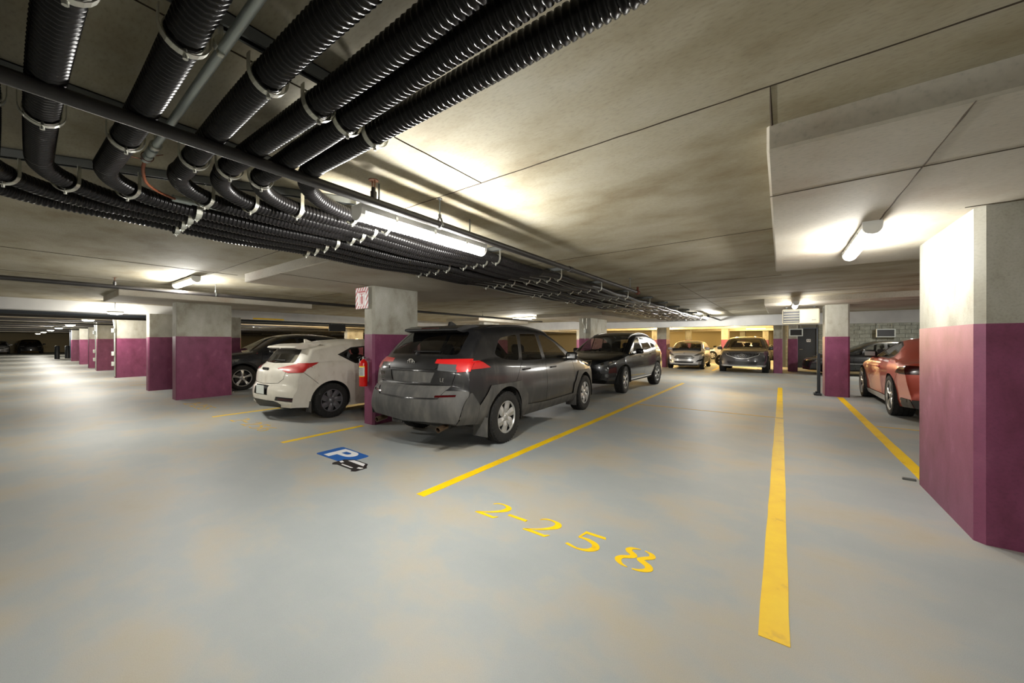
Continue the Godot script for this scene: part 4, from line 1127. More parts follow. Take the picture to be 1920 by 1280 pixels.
	# mirrors and handles
	for sd in [1, -1]:
		var ms: Array = on_skin(sk, "s", zs(sp, sp.mirror[0]), sp.mirror[1])
		var mp := Vector3(sd * (ms[0].x + 0.13), sp.mirror[1] + 0.05, zs(sp, sp.mirror[0]) + 0.02)
		var mi := obj("door_mirror", MB.new().blob(Vector3.ZERO, Vector3(0.225, 0.15, 0.125), 0.5, Transform3D(Basis(Vector3.UP, sd * 0.12), mp)).box(Vector3(sd * (ms[0].x + 0.02), sp.mirror[1] - 0.015, mp.z), Vector3(0.12, 0.035, 0.07), 0.012), sp.get("mirror_mat", sp.paint), root)
		obj("mirror_glass", MB.new().box(Vector3(0, 0, 0.060), Vector3(0.15, 0.085, 0.006), 0.0, Transform3D(Basis(Vector3.UP, sd * 0.12), mp)), M.chrome, mi)
		for hp in sp.handles:
			var hs: Array = on_skin(sk, "s", zs(sp, hp[0]), hp[1])
			obj("door_handle", MB.new().box(Vector3(sd * (hs[0].x + 0.022), hp[1], hs[0].z), Vector3(0.018, 0.026, 0.20), 0.008).box(Vector3(sd * (hs[0].x + 0.008), hp[1], hs[0].z - 0.085), Vector3(0.03, 0.022, 0.025), 0.005).box(Vector3(sd * (hs[0].x + 0.008), hp[1], hs[0].z + 0.085), Vector3(0.03, 0.022, 0.025), 0.005), sp.get("handle_mat", sp.paint), root)
	root.set_meta("skin", 0)
	root.remove_meta("skin")
	sp.sk = sk
	return root

func plate(root: Node3D, sk: Dictionary, view: String, y: float, sg: float, m: Material):
	var p: Array = on_skin(sk, view, 0.0, y)
	obj("licence_plate", MB.new().box(Vector3(0, y, p[0].z + sg * 0.012), Vector3(0.31, 0.155, 0.008), 0.002), m, root)

func rg(n: String, p: String, q, m, o := 0.0, pair = null) -> Dictionary:
	var d := {"n": n, "p": p, "q": v2(q) if q is Array else q, "m": m, "o": o}
	if pair != null: d.pair = pair
	return d

func pts(a: Array) -> Array:
	var out := []
	for i in range(0, a.size(), 2): out.append(Vector2(a[i], a[i + 1]))
	return out

func base_spec(more: Dictionary) -> Dictionary:
	var d := {"k": 1.0, "e": 2.7, "bowf": 0.34, "bowr": 0.20, "shoulder": 0.925, "roof": 0.70, "tw": 0.225, "R": 0.36, "rim": 0.225, "arch": 0.415, "rim_mat": M.silver, "cab": 1.35,
		"low": [[0, 0.90], [0.10, 0.955], [0.5, 1.0], [0.8, 0.985], [1.0, 0.955]], "spoke": {"n": 6, "w0": 0.03, "wm": 0.045, "w1": 0.06}, "handles": [[2.25, 0.93], [3.2, 0.97]], "mirror": [1.62, 1.05], "regions": [], "turn": 0.0}
	d.merge(more, true)
	return d

func windows(front: Array, rear: Array, quarter: Array, back := "privacy") -> Array:
	var out := [rg("side_window", "s", round_poly(v2(front), 0.05), "glass", -0.004)]
	if rear.size(): out.append(rg("rear_side_window", "s", round_poly(v2(rear), 0.05), back, -0.004))
	if quarter.size(): out.append(rg("quarter_window", "s", round_poly(v2(quarter), 0.06), back, -0.004))
	return out

func ringed(n: String, q: PackedVector2Array, w: float, p: String, m, o := 0.0) -> Dictionary:     # the same outline grown by w
	var gq: Array = Geometry2D.offset_polygon(q, w, Geometry2D.JOIN_ROUND)
	return rg(n, p, gq[0], m, o)

func logo_ring(root: Node3D, at: Vector3, r: float, sg: float, kind: int):
	var mb := MB.new()
	var el := func(rx: float, ry: float, c: Vector2) -> PackedVector3Array:
		var o := PackedVector3Array()
		for k in 21: o.append(at + Vector3(c.x + rx * cos(TAU * k / 20.0), c.y + ry * sin(TAU * k / 20.0), 0.004 * sg))
		return o
	mb.tube(el.call(r, r * 0.72 if kind == 0 else r, Vector2.ZERO), r * 0.10, 6, false)
	if kind == 0:
		mb.tube(el.call(r * 0.38, r * 0.66, Vector2.ZERO), r * 0.09, 6, false)
		mb.tube(el.call(r * 0.72, r * 0.30, Vector2(0, r * 0.36)), r * 0.09, 6, false)
	elif kind == 1:
		for s in [-1, 1]: mb.tube(PackedVector3Array([at + Vector3(s * r * 0.55, -r * 0.75, 0.004 * sg), at + Vector3(s * r * 0.16, r * 0.75, 0.004 * sg)]), r * 0.11, 6)
		mb.tube(PackedVector3Array([at + Vector3(-r * 0.3, 0, 0.004 * sg), at + Vector3(r * 0.3, 0, 0.004 * sg)]), r * 0.08, 6)
	else:
		mb.box(at, Vector3(r * 2.3, r * 0.5, 0.012), 0.003)
	obj("emblem", mb, M.chrome, root)

func side_prism(sp: Dictionary, q: Array, hw: float) -> MB:      # outline in side view, extruded across the car
	var p := PackedVector2Array()
	for e in v2(q): p.append(Vector2(zs(sp, e.x), e.y))
	return MB.new().prism(round_poly(p, 0.02), -hw, hw, Transform3D(Basis(Vector3(0, 0, 1), Vector3(0, 1, 0), Vector3(-1, 0, 0)), Vector3.ZERO))

func cars():
	M.dirty_black = tri_mat(noise_tex(0.018, [[0.0, Color(0.06, 0.062, 0.07)], [0.5, Color(0.078, 0.078, 0.086)], [0.8, Color(0.14, 0.137, 0.133)], [1.0, Color(0.28, 0.272, 0.25)]], 81, 5, 256), Vector3(1.6, 0.28, 1.6), 0.36, null, Vector3.ONE, false)
	M.dirty_black.clearcoat_enabled = true; M.dirty_black.clearcoat = 0.6; M.dirty_black.clearcoat_roughness = 0.10
	M.white_paint = tri_mat(noise_tex(0.02, [[0.0, Color(0.74, 0.71, 0.65)], [0.35, Color(0.84, 0.82, 0.77)], [1.0, Color(0.88, 0.865, 0.82)]], 82, 4, 256), Vector3(0.8, 0.5, 0.8), 0.3, null, Vector3.ONE, false)
	M.white_paint.clearcoat_enabled = true; M.white_paint.clearcoat = 0.7; M.white_paint.clearcoat_roughness = 0.08
	var night := paint(Color(0.085, 0.09, 0.105)); var slate := paint(Color(0.16, 0.165, 0.18)); var grey := paint(Color(0.30, 0.30, 0.31)); var white2 := paint(Color(0.82, 0.82, 0.82)); var coral := paint(Color(0.74, 0.30, 0.235), 0.4); var jet := paint(Color(0.06, 0.06, 0.065))
	dirty_crossover()
	black_crossover(night)
	white_hatch()
	dark_crossover(slate)
	small_hatch(white2)
	grey_crossover(grey)
	coupe(coral)
	low_sedan(jet)

func dirty_crossover():
	var win := [v2([1.62, 1.12, 2.46, 1.12, 2.46, 1.53, 2.30, 1.53, 1.98, 1.40]), v2([2.56, 1.12, 3.16, 1.13, 3.02, 1.54, 2.56, 1.545]), v2([3.24, 1.135, 3.62, 1.17, 3.80, 1.24, 3.58, 1.47, 3.11, 1.535])]
	var rgs := []
	rgs.append(rg("rear_bumper_reflector", "r", [0.50, 0.722, 0.76, 0.735, 0.76, 0.76, 0.50, 0.747], "lamp_dark", 0.006, true))
	var tail := [3.95, 1.075, 4.6, 1.06, 4.6, 1.19, 4.12, 1.17]
	rgs.append(rg("side_tail_lamp", "s", tail, "lamp_red", 0.010))
	rgs.append(rg("tail_lamp", "r", [0.40, 1.135, 1.0, 1.115, 1.0, 1.20, 0.40, 1.185], "lamp_red", 0.010, true))
	rgs.append(rg("reversing_lamp", "r", [0.46, 1.05, 0.72, 1.035, 0.72, 1.13, 0.46, 1.14], "lamp_clear", 0.008, true))
	rgs.append(rg("brake_lamp", "r", [0.72, 1.035, 1.0, 1.05, 1.0, 1.12, 0.72, 1.13], "lamp_red", 0.010, true))
	rgs.append(rg("rear_window", "r", round_poly(v2([-0.05, 1.255, 0.64, 1.245, 0.575, 1.555, -0.05, 1.575]), 0.06), "privacy", -0.003, false))
	rgs.append(rg("windscreen", "f", round_poly(v2([-0.05, 1.15, 0.74, 1.14, 0.60, 1.58, -0.05, 1.605]), 0.05), "glass", -0.003, false))
	rgs.append_array([rg("side_window", "s", round_poly(win[0], 0.04), "glass", -0.004), rg("rear_side_window", "s", round_poly(win[1], 0.03), "privacy", -0.004), rg("quarter_window", "s", round_poly(win[2], 0.07), "privacy", -0.004)])
	for w in win: rgs.append(ringed("window_trim", w, 0.022, "s", "trim", 0.001))
	# grey cladding: arches, sills, bumpers
	for s in [0.94, 3.63]:
		rgs.append(rg("front_wheel_arch_trim" if s < 2 else "rear_wheel_arch_trim", "s", [s - 0.56, 0.28, s - 0.53, 0.60, s - 0.34, 0.84, s + 0.34, 0.84, s + 0.53, 0.60, s + 0.56, 0.28], "plastic", 0.014))
	rgs.append(rg("sill_cladding", "s", [1.2, 0.2, 3.4, 0.2, 3.4, 0.47, 2.5, 0.42, 1.4, 0.42, 1.2, 0.47], "plastic", 0.012))
	rgs.append(rg("rear_bumper", "s", [3.9, 0.2, 4.8, 0.2, 4.8, 0.80, 4.30, 0.78, 4.12, 0.56, 3.9, 0.52], "plastic", 0.012, false))
	rgs.append(rg("rear_bumper", "r", [-0.05, 0.2, 1.0, 0.2, 1.0, 0.80, 0.62, 0.80, 0.55, 0.70, -0.05, 0.68], "plastic", 0.012, false))
	rgs.append(rg("tailgate_lower_trim", "r", [-0.05, 0.70, 0.55, 0.72, 0.62, 0.815, 0.66, 0.865, -0.05, 0.845], "plastic", 0.004, false))
	rgs.append(rg("number_plate_recess", "r", [-0.05, 0.89, 0.36, 0.89, 0.42, 1.03, -0.05, 1.04], "plastic", -0.012, false))
	rgs.append(rg("tailgate_garnish", "r", [-0.05, 1.06, 0.42, 1.06, 0.50, 1.13, 0.44, 1.215, -0.05, 1.225], "trim", 0.010, false))
	rgs.append(rg("front_bumper", "f", [-0.05, 0.2, 1.0, 0.2, 1.0, 0.52, -0.05, 0.52], "plastic", 0.008, false))
	rgs.append(rg("headlamp", "f", [0.50, 0.86, 0.95, 0.88, 0.95, 0.97, 0.52, 0.93], "lamp_clear", 0.004, true))
	rgs.append(rg("grille", "f", [-0.05, 0.55, 0.55, 0.58, 0.48, 0.84, -0.05, 0.84], "trim", 0.004, false))
	for q in [[1.50, 0.42, 1.42, 0.75, 1.50, 1.08], [2.51, 0.40, 2.515, 1.10], [3.40, 0.85, 3.30, 1.0, 3.20, 1.12], [3.28, 0.47, 3.22, 0.62]]: rgs.append(rg("door_gap", "s", gap(q), "groove", -0.030, false))
	rgs.append(rg("tailgate_gap", "r", gap([0.66, 0.86, 0.70, 1.0, 0.70, 1.05], 0.008), "groove", -0.030, false))
	rgs.append(rg("tailgate_gap", "r", gap([-0.02, 0.855, 0.66, 0.87], 0.008), "groove", -0.030, false))
	var sp := base_spec({"name": "crossover_car", "label": "dusty black crossover with grey cladding, its rear to the aisle", "at": Vector3(-4.13, 0, -5.56), "turn": deg_to_rad(3.6), "k": 1.10, "sf": 0.94, "sr": 3.63, "w": 1.87, "h": 1.70, "paint": M.dirty_black,
		"top": pts([0, 0.40, 0.015, 0.56, 0.05, 0.78, 0.12, 0.93, 0.30, 1.02, 0.7, 1.08, 1.1, 1.12, 1.27, 1.15, 1.6, 1.34, 1.95, 1.54, 2.2, 1.63, 2.6, 1.69, 3.1, 1.70, 3.6, 1.675, 3.93, 1.63, 4.02, 1.575, 4.20, 1.42, 4.36, 1.25, 4.42, 1.20, 4.48, 1.10, 4.50, 0.95, 4.505, 0.86, 4.56, 0.81, 4.60, 0.70, 4.61, 0.56, 4.58, 0.42]),
		"bot": [[0, 0.32], [0.6, 0.26], [1.5, 0.27], [3.4, 0.29], [4.1, 0.34], [4.6, 0.40]], "plan": [[0, 0.84], [0.3, 0.93], [0.8, 0.99], [1.5, 1.0], [3.7, 1.0], [4.2, 0.975], [4.6, 0.93]], "belt": [[0, 0.84], [0.9, 1.0], [1.3, 1.06], [3.0, 1.085], [3.7, 1.13], [4.6, 1.16]],
		"rt": [[0, 0.09], [1.2, 0.09], [2.0, 0.12], [3.9, 0.12], [4.3, 0.10], [4.6, 0.12]], "regions": rgs, "handles": [[2.28, 0.98], [3.12, 1.0]], "mirror": [1.68, 1.10], "rim": 0.222, "arch": 0.425, "spoke": {"n": 6, "w0": 0.034, "wm": 0.058, "w1": 0.062, "twist": 0.25}, "n": 130})
	var c := car(sp)
	var sk: Dictionary = sp.sk
	obj("roof_spoiler", side_prism(sp, [3.62, 1.63, 3.85, 1.655, 4.05, 1.635, 4.16, 1.60, 4.165, 1.57, 4.06, 1.545, 3.7, 1.57], 0.51), M.dirty_black, c)
	obj("brake_light", MB.new().box(Vector3(0, 1.602, zs(sp, 4.15)), Vector3(0.34, 0.018, 0.012), 0.003), M.lamp_dark, c)
	for sd in [-1, 1]:
		var rail := PackedVector3Array()
		for q in smooth([Vector2(1.95, 1.52), Vector2(2.15, 1.60), Vector2(2.8, 1.665), Vector2(3.5, 1.645), Vector2(3.85, 1.575)], 6): rail.append(Vector3(sd * 0.60, q.y, zs(sp, q.x)))
		obj("roof_rail", MB.new().tube(rail, 0.016, 8), M.trim, c)
	obj("antenna_fin", MB.new().prism(v2([-0.09, 0.0, 0.09, 0.0, 0.07, 0.055, 0.045, 0.06]), -0.02, 0.02, Transform3D(Basis(Vector3(0, 0, 1), Vector3(0, 1, 0), Vector3(-1, 0, 0)), Vector3(0, 1.66, zs(sp, 3.72)))), M.trim, c)
	var e: Array = on_skin(sk, "r", 0.0, 1.145)
	logo_ring(c, e[0] + Vector3(0, 0, 0.02), 0.062, 1.0, 0)
	var wp := PackedVector3Array()
	for x in [0.0, 0.10, 0.22, 0.36, 0.44]: wp.append(on_skin(sk, "r", x, 1.285)[0] + Vector3(-0.08, 0.0, 0.022))
	obj("rear_wiper", MB.new().tube(wp, 0.012, 6).lathe([Vector2(0, 0), Vector2(0.03, 0), Vector2(0.028, 0.03), Vector2(0, 0.035)], 10, Transform3D(Basis(Vector3(1, 0, 0), PI / 2), on_skin(sk, "r", 0.0, 1.25)[0])), M.trim, c)
	for sd in [-0.58, 0.58]:
		obj("exhaust_tip", MB.new().lathe([Vector2(0.036, -0.16), Vector2(0.038, 0.0), Vector2(0.030, 0.0), Vector2(0.030, -0.14)], 16, Transform3D(Basis(Vector3(1, 0, 0), PI / 2 + 0.12), Vector3(sd, 0.335, zs(sp, 4.56)))), M.exhaust, c)
		obj("mud_flap", MB.new().box(Vector3(signf(sd) * 0.81, 0.30, zs(sp, 3.63) + 0.47), Vector3(0.24, 0.26, 0.012), 0.004), M.plastic, c)
		obj("mud_flap", MB.new().box(Vector3(signf(sd) * 0.81, 0.27, zs(sp, 0.94) + 0.47), Vector3(0.22, 0.22, 0.012), 0.004), M.plastic, c)
	# raised letters on the tailgate
	var f := SystemFont.new(); f.font_names = PackedStringArray(["Droid Sans"]); f.font_italic = true; f.font_weight = 700
	for it in [["LE", 0.545, 0.935, 0.05], ["RAV4", -0.60, 0.985, 0.042], ["AWD", -0.60, 0.92, 0.038]]:
		var tm := TextMesh.new(); tm.text = it[0]; tm.font = f; tm.font_size = 64; tm.pixel_size = it[3] / 46.0; tm.depth = 0.006
		var o := inst("lettering", tm, M.chrome, c)
		o.position = on_skin(sk, "r", absf(it[1]), it[2])[0] * Vector3(signf(it[1]), 1, 1) + Vector3(0, 0, 0.012)

func black_crossover(m: Material):
	var rgs := []
	rgs.append(rg("windscreen", "f", round_poly(v2([-0.05, 1.14, 0.77, 1.12, 0.60, 1.57, -0.05, 1.60]), 0.06), "glass", -0.003, false))
	rgs.append_array(windows([1.72, 1.12, 2.50, 1.14, 2.50, 1.53, 2.35, 1.54, 2.02, 1.40], [2.58, 1.14, 3.36, 1.18, 3.24, 1.50, 2.58, 1.54], [3.44, 1.19, 3.80, 1.24, 3.60, 1.42, 3.34, 1.48]))
	rgs.append(rg("window_trim", "s", [1.58, 1.09, 3.92, 1.21, 3.62, 1.46, 3.2, 1.545, 2.4, 1.575, 2.0, 1.43], "chrome", 0.0))
	rgs.append(rg("rear_window", "r", [-0.05, 1.14, 0.62, 1.14, 0.5, 1.48, -0.05, 1.5], "privacy", -0.003, false))
	# face: lamps, V-shaped bright grille, lower intake
	rgs.append(rg("projector_lens#1", "f", circle(Vector2(0.60, 0.82), 0.042, 16), "chrome", -0.006, true))
	rgs.append(rg("projector_lens#2", "f", circle(Vector2(0.76, 0.865), 0.032, 14), "chrome", -0.006, true))
	rgs.append(rg("headlamp", "f", round_poly(v2([0.40, 0.775, 0.62, 0.755, 0.98, 0.845, 0.98, 0.925, 0.70, 0.895]), 0.03), "lamp_clear", 0.006, true))
	rgs.append(rg("grille_bars", "f", [-0.05, 0.865, 0.33, 0.88, 0.33, 0.91, -0.05, 0.90], "chrome", 0.014, false))
	for x in [0.05, 0.13, 0.21, 0.29]: rgs.append(rg("grille_bar#%d" % int(x * 100), "f", [x, 0.765, x + 0.028, 0.765, x + 0.06, 0.87, x + 0.032, 0.87], "chrome", 0.014, true))
	rgs.append(rg("grille", "f", [-0.05, 0.69, 0.28, 0.70, 0.42, 0.90, -0.05, 0.90], "trim", 0.003, false))
	rgs.append(rg("lower_intake", "f", round_poly(v2([-0.05, 0.40, 0.50, 0.40, 0.62, 0.56, -0.05, 0.58]), 0.03), "trim", -0.02, false))
	rgs.append(rg("fog_lamp", "f", circle(Vector2(0.72, 0.52), 0.045, 14), "lamp_clear", 0.004, true))
	rgs.append(rg("fog_surround", "f", [0.60, 0.45, 0.86, 0.48, 0.86, 0.58, 0.62, 0.58], "trim", -0.004, true))
	rgs.append(rg("front_skirt", "f", [-0.05, 0.2, 1.0, 0.2, 1.0, 0.385, -0.05, 0.36], "trim", 0.004, false))
	rgs.append(rg("sill_strip", "s", [1.42, 0.33, 3.42, 0.35, 3.42, 0.385, 1.42, 0.365], "chrome", 0.008))
	rgs.append(rg("sill", "s", [1.3, 0.2, 3.5, 0.2, 3.5, 0.35, 1.3, 0.33], "trim", 0.002))
	for q in [[1.52, 0.38, 1.46, 0.7, 1.56, 1.08], [2.54, 0.38, 2.54, 1.12], [3.38, 0.80, 3.40, 1.0, 3.32, 1.16], [0.55, 0.95, 1.0, 1.01, 1.5, 1.08]]: rgs.append(rg("door_gap", "s", gap(q), "groove", -0.030, false))
	rgs.append(rg("tail_lamp", "s", [4.25, 0.98, 4.7, 0.98, 4.6, 1.14, 4.3, 1.10], "lamp_red", 0.006))
	var sp := base_spec({"name": "crossover_car", "label": "glossy black crossover with a bright grille, nose to nose with the dusty one", "at": Vector3(-4.32, 0, -11.42), "turn": PI - 0.05, "k": 0.96, "sf": 0.98, "sr": 3.80, "w": 1.90, "h": 1.71, "paint": m,
		"top": pts([0, 0.42, 0.015, 0.60, 0.04, 0.80, 0.09, 0.91, 0.20, 0.96, 0.45, 1.01, 0.8, 1.07, 1.15, 1.12, 1.3, 1.15, 1.7, 1.38, 2.1, 1.58, 2.45, 1.68, 2.9, 1.71, 3.4, 1.69, 3.95, 1.60, 4.25, 1.48, 4.50, 1.20, 4.60, 1.05, 4.68, 0.85, 4.78, 0.70, 4.80, 0.55, 4.77, 0.40]),
		"bot": [[0, 0.30], [0.6, 0.26], [1.5, 0.28], [3.4, 0.29], [4.2, 0.34], [4.8, 0.38]], "plan": [[0, 0.80], [0.3, 0.92], [0.9, 1.0], [3.7, 1.0], [4.3, 0.96], [4.8, 0.90]], "belt": [[0, 0.80], [0.9, 1.02], [1.4, 1.07], [3.0, 1.11], [3.8, 1.19], [4.8, 1.15]],
		"rt": [[0, 0.10], [1.2, 0.10], [2.0, 0.13], [4.0, 0.13], [4.8, 0.12]], "regions": rgs, "handles": [[2.30, 0.99], [3.20, 1.04]], "handle_mat": M.chrome, "mirror": [1.80, 1.09], "R": 0.372, "rim": 0.238, "arch": 0.415, "tw": 0.235, "spoke": {"n": 6, "w0": 0.025, "wm": 0.030, "w1": 0.05}, "steer": 0.12, "low": [[0, 0.90], [0.10, 0.95], [0.45, 1.0], [0.8, 0.985], [1.0, 0.95]]})
	var c := car(sp)
	for sd in [-1, 1]:
		var rail := PackedVector3Array()
		for q in smooth([Vector2(2.05, 1.52), Vector2(2.3, 1.62), Vector2(2.9, 1.685), Vector2(3.6, 1.645), Vector2(4.0, 1.545)], 6): rail.append(Vector3(sd * 0.60, q.y, zs(sp, q.x)))
		obj("roof_rail", MB.new().tube(rail, 0.017, 8), M.silver, c)
	for x in [-0.35, 0.12]:
		var wp := PackedVector3Array()
		for k in 4: wp.append(on_skin(sp.sk, "f", absf(x + k * 0.14), 1.165 + k * 0.006)[0] * Vector3(signf(x + k * 0.14), 1, 1) + Vector3(0, 0.012, -0.015))
		obj("wiper", MB.new().tube(wp, 0.009, 6), M.trim, c)
	plate(c, sp.sk, "r", 0.75, 1.0, M.offwhite)

func white_hatch():
	var rgs := []
	rgs.append(rg("tail_lamp", "r", [0.34, 0.935, 0.50, 0.90, 0.62, 0.865, 1.0, 0.87, 1.0, 1.04, 0.62, 1.01], "lamp_red", 0.008, true))
	rgs.append(rg("side_tail_lamp", "s", [4.2, 0.88, 4.02, 0.885, 3.72, 1.035, 4.2, 1.02], "lamp_red", 0.008, true))
	rgs.append(rg("rear_window", "r", round_poly(v2([-0.05, 1.02, 0.56, 1.035, 0.50, 1.275, -0.05, 1.29]), 0.05), "privacy", -0.003, false))
	rgs.append(rg("windscreen", "f", [-0.05, 1.0, 0.66, 0.99, 0.54, 1.38, -0.05, 1.40], "glass", -0.003, false))
	rgs.append_array(windows([1.45, 0.99, 2.30, 1.0, 2.30, 1.345, 2.10, 1.345, 1.80, 1.24], [2.38, 1.0, 3.02, 1.01, 3.28, 1.16, 3.05, 1.28, 2.38, 1.345], [], "privacy"))
	rgs.append(rg("window_trim", "s", [1.36, 0.975, 3.06, 0.99, 3.36, 1.17, 3.07, 1.305, 2.3, 1.37, 2.08, 1.37], "trim", 0.0))
	rgs.append(rg("rear_reflector", "r", [0.50, 0.395, 0.80, 0.375, 0.80, 0.415, 0.52, 0.435], "lamp_dark", 0.002, true))
	rgs.append(rg("reflector_surround", "r", [0.44, 0.385, 0.88, 0.355, 0.88, 0.43, 0.48, 0.455], "trim", 0.0, true))
	rgs.append(rg("number_plate_recess", "r", [-0.05, 0.47, 0.27, 0.47, 0.25, 0.64, -0.05, 0.645], "trim", -0.03, false))
	rgs.append(rg("rear_diffuser", "r", [-0.05, 0.2, 0.52, 0.2, 0.50, 0.355, 0.40, 0.375, -0.05, 0.385], "trim", 0.002, false))
	rgs.append(rg("tailgate_gap", "r", gap([-0.02, 0.66, 0.45, 0.68, 0.56, 0.76, 0.58, 0.90], 0.008), "groove", -0.030, false))
	rgs.append(rg("headlamp", "f", [0.42, 0.66, 0.86, 0.72, 0.86, 0.80, 0.5, 0.74], "lamp_clear", 0.003, true))
	rgs.append(rg("bumper_gap", "s", gap([3.98, 0.87, 3.86, 0.76, 3.76, 0.66], 0.007), "groove", -0.030, false))
	for q in [[1.42, 0.32, 1.36, 0.7, 1.42, 0.98], [2.34, 0.3, 2.345, 1.0], [3.02, 1.0, 3.0, 0.85, 2.86, 0.62, 2.62, 0.36, 2.4, 0.32], [1.42, 0.31, 2.9, 0.31]]: rgs.append(rg("door_gap", "s", gap(q), "groove", -0.030, false))
	var sp := base_spec({"name": "hatchback_car", "label": "cream white hatchback with red wraparound tail lamps behind the extinguisher pier", "at": Vector3(-7.68, 0, -4.92), "turn": deg_to_rad(1.5), "k": 1.06, "sf": 0.92, "sr": 3.52, "w": 1.78, "h": 1.48, "paint": M.white_paint,
		"top": pts([0, 0.38, 0.02, 0.55, 0.08, 0.70, 0.25, 0.80, 0.7, 0.91, 1.0, 0.96, 1.12, 0.99, 1.5, 1.20, 1.9, 1.38, 2.25, 1.455, 2.65, 1.48, 3.1, 1.455, 3.6, 1.385, 3.85, 1.335, 3.92, 1.27, 4.05, 1.10, 4.12, 1.015, 4.20, 0.96, 4.26, 0.88, 4.28, 0.76, 4.29, 0.66, 4.33, 0.60, 4.345, 0.48, 4.33, 0.36]),
		"bot": [[0, 0.20], [0.6, 0.17], [1.5, 0.17], [3.4, 0.18], [4.3, 0.26]], "plan": [[0, 0.80], [0.3, 0.92], [0.8, 0.99], [1.4, 1.0], [3.3, 1.0], [3.9, 0.97], [4.33, 0.91]], "belt": [[0, 0.70], [0.9, 0.90], [1.3, 0.95], [3.0, 0.985], [3.5, 1.02], [4.33, 1.0]],
		"rt": [[0, 0.09], [1.1, 0.09], [2.0, 0.12], [3.7, 0.12], [4.3, 0.11]], "regions": rgs, "handles": [[2.12, 0.86], [2.86, 0.88]], "mirror": [1.5, 0.98], "R": 0.322, "rim": 0.205, "arch": 0.365, "tw": 0.205, "rim_mat": M.gunmetal, "spoke": {"n": 7, "w0": 0.028, "wm": 0.048, "w1": 0.052, "twist": 0.2}, "cab": 1.15, "bowr": 0.26, "low": [[0, 0.93], [0.12, 0.965], [0.5, 1.0], [0.8, 0.99], [1.0, 0.955]]})
	var c := car(sp)
	obj("roof_spoiler", side_prism(sp, [3.55, 1.385, 3.78, 1.375, 3.98, 1.335, 4.02, 1.305, 3.95, 1.275, 3.7, 1.30], 0.56), M.white_paint, c)
	obj("antenna_fin", MB.new().prism(v2([-0.10, 0.0, 0.08, 0.0, 0.085, 0.07, 0.06, 0.072]), -0.02, 0.02, Transform3D(Basis(Vector3(0, 0, 1), Vector3(0, 1, 0), Vector3(-1, 0, 0)), Vector3(0, 1.395, zs(sp, 3.52)))), M.white_paint, c)
	obj("licence_plate", MB.new().box(Vector3(0, 0.555, zs(sp, 4.33)), Vector3(0.31, 0.155, 0.008), 0.002), M.offwhite, c)
	var wp := PackedVector3Array()
	for x in [0.0, 0.12, 0.24, 0.36]: wp.append(on_skin(sp.sk, "r", x, 1.075)[0] + Vector3(-0.06, 0, 0.02))
	obj("rear_wiper", MB.new().tube(wp, 0.010, 6), M.trim, c)
	obj("tailgate_handle", MB.new().box(on_skin(sp.sk, "r", 0.0, 0.925)[0] + Vector3(0, 0, 0.012), Vector3(0.22, 0.05, 0.03), 0.01), M.trim, c)
	for sd in [-1, 1]: obj("mud_flap", MB.new().box(Vector3(sd * 0.78, 0.25, zs(sp, 3.52) + 0.385), Vector3(0.18, 0.20, 0.012), 0.003), M.plastic, c)

func plain_suv_regions(lamp := true) -> Array:
	var rgs := []
	rgs.append(rg("windscreen", "f", round_poly(v2([-0.05, 1.15, 0.74, 1.13, 0.60, 1.55, -0.05, 1.58]), 0.05), "glass", -0.003, false))
	rgs.append_array(windows([1.62, 1.11, 2.46, 1.12, 2.46, 1.51, 2.30, 1.51, 1.98, 1.39], [2.54, 1.12, 3.25, 1.14, 3.10, 1.50, 2.54, 1.52], [3.33, 1.15, 3.75, 1.20, 3.50, 1.44, 3.19, 1.49]))
	rgs.append(rg("window_trim", "s", [1.50, 1.085, 3.30, 1.115, 3.86, 1.18, 3.54, 1.465, 3.1, 1.53, 2.3, 1.545, 1.95, 1.41], "trim", 0.0))
	rgs.append(rg("rear_window", "r", [-0.05, 1.15, 0.60, 1.15, 0.5, 1.50, -0.05, 1.52], "privacy", -0.003, false))
	rgs.append(rg("tail_lamp", "r", [0.42, 1.0, 1.0, 1.0, 1.0, 1.10, 0.45, 1.08], "lamp_red", 0.006, true))
	rgs.append(rg("sill", "s", [1.2, 0.2, 3.4, 0.2, 3.4, 0.40, 1.2, 0.38], "trim", 0.006))
	for q in [[1.45, 0.42, 1.40, 0.75, 1.47, 1.08], [2.50, 0.40, 2.50, 1.10], [3.32, 0.80, 3.28, 1.12]]: rgs.append(rg("door_gap", "s", gap(q), "groove", -0.030, false))
	return rgs

func suv_top() -> Array:
	return pts([0, 0.40, 0.015, 0.56, 0.05, 0.78, 0.12, 0.91, 0.30, 1.0, 0.7, 1.07, 1.1, 1.12, 1.27, 1.15, 1.6, 1.34, 1.95, 1.53, 2.2, 1.61, 2.6, 1.66, 3.1, 1.66, 3.6, 1.62, 4.0, 1.54, 4.25, 1.32, 4.40, 1.12, 4.48, 1.0, 4.52, 0.80, 4.60, 0.66, 4.61, 0.55, 4.58, 0.42])

func suv_spec(more: Dictionary) -> Dictionary:
	var d := base_spec({"name": "crossover_car", "sf": 0.93, "sr": 3.62, "w": 1.86, "h": 1.66, "top": suv_top(), "bot": [[0, 0.30], [0.6, 0.25], [3.4, 0.27], [4.6, 0.38]], "plan": [[0, 0.84], [0.3, 0.93], [0.8, 0.99], [3.7, 1.0], [4.2, 0.97], [4.6, 0.92]], "belt": [[0, 0.80], [0.9, 1.0], [1.3, 1.06], [3.0, 1.08], [3.7, 1.13], [4.6, 1.10]], "rt": [[0, 0.09], [1.2, 0.09], [2.0, 0.12], [4.6, 0.12]], "n": 90})
	d.merge(more, true)
	return d

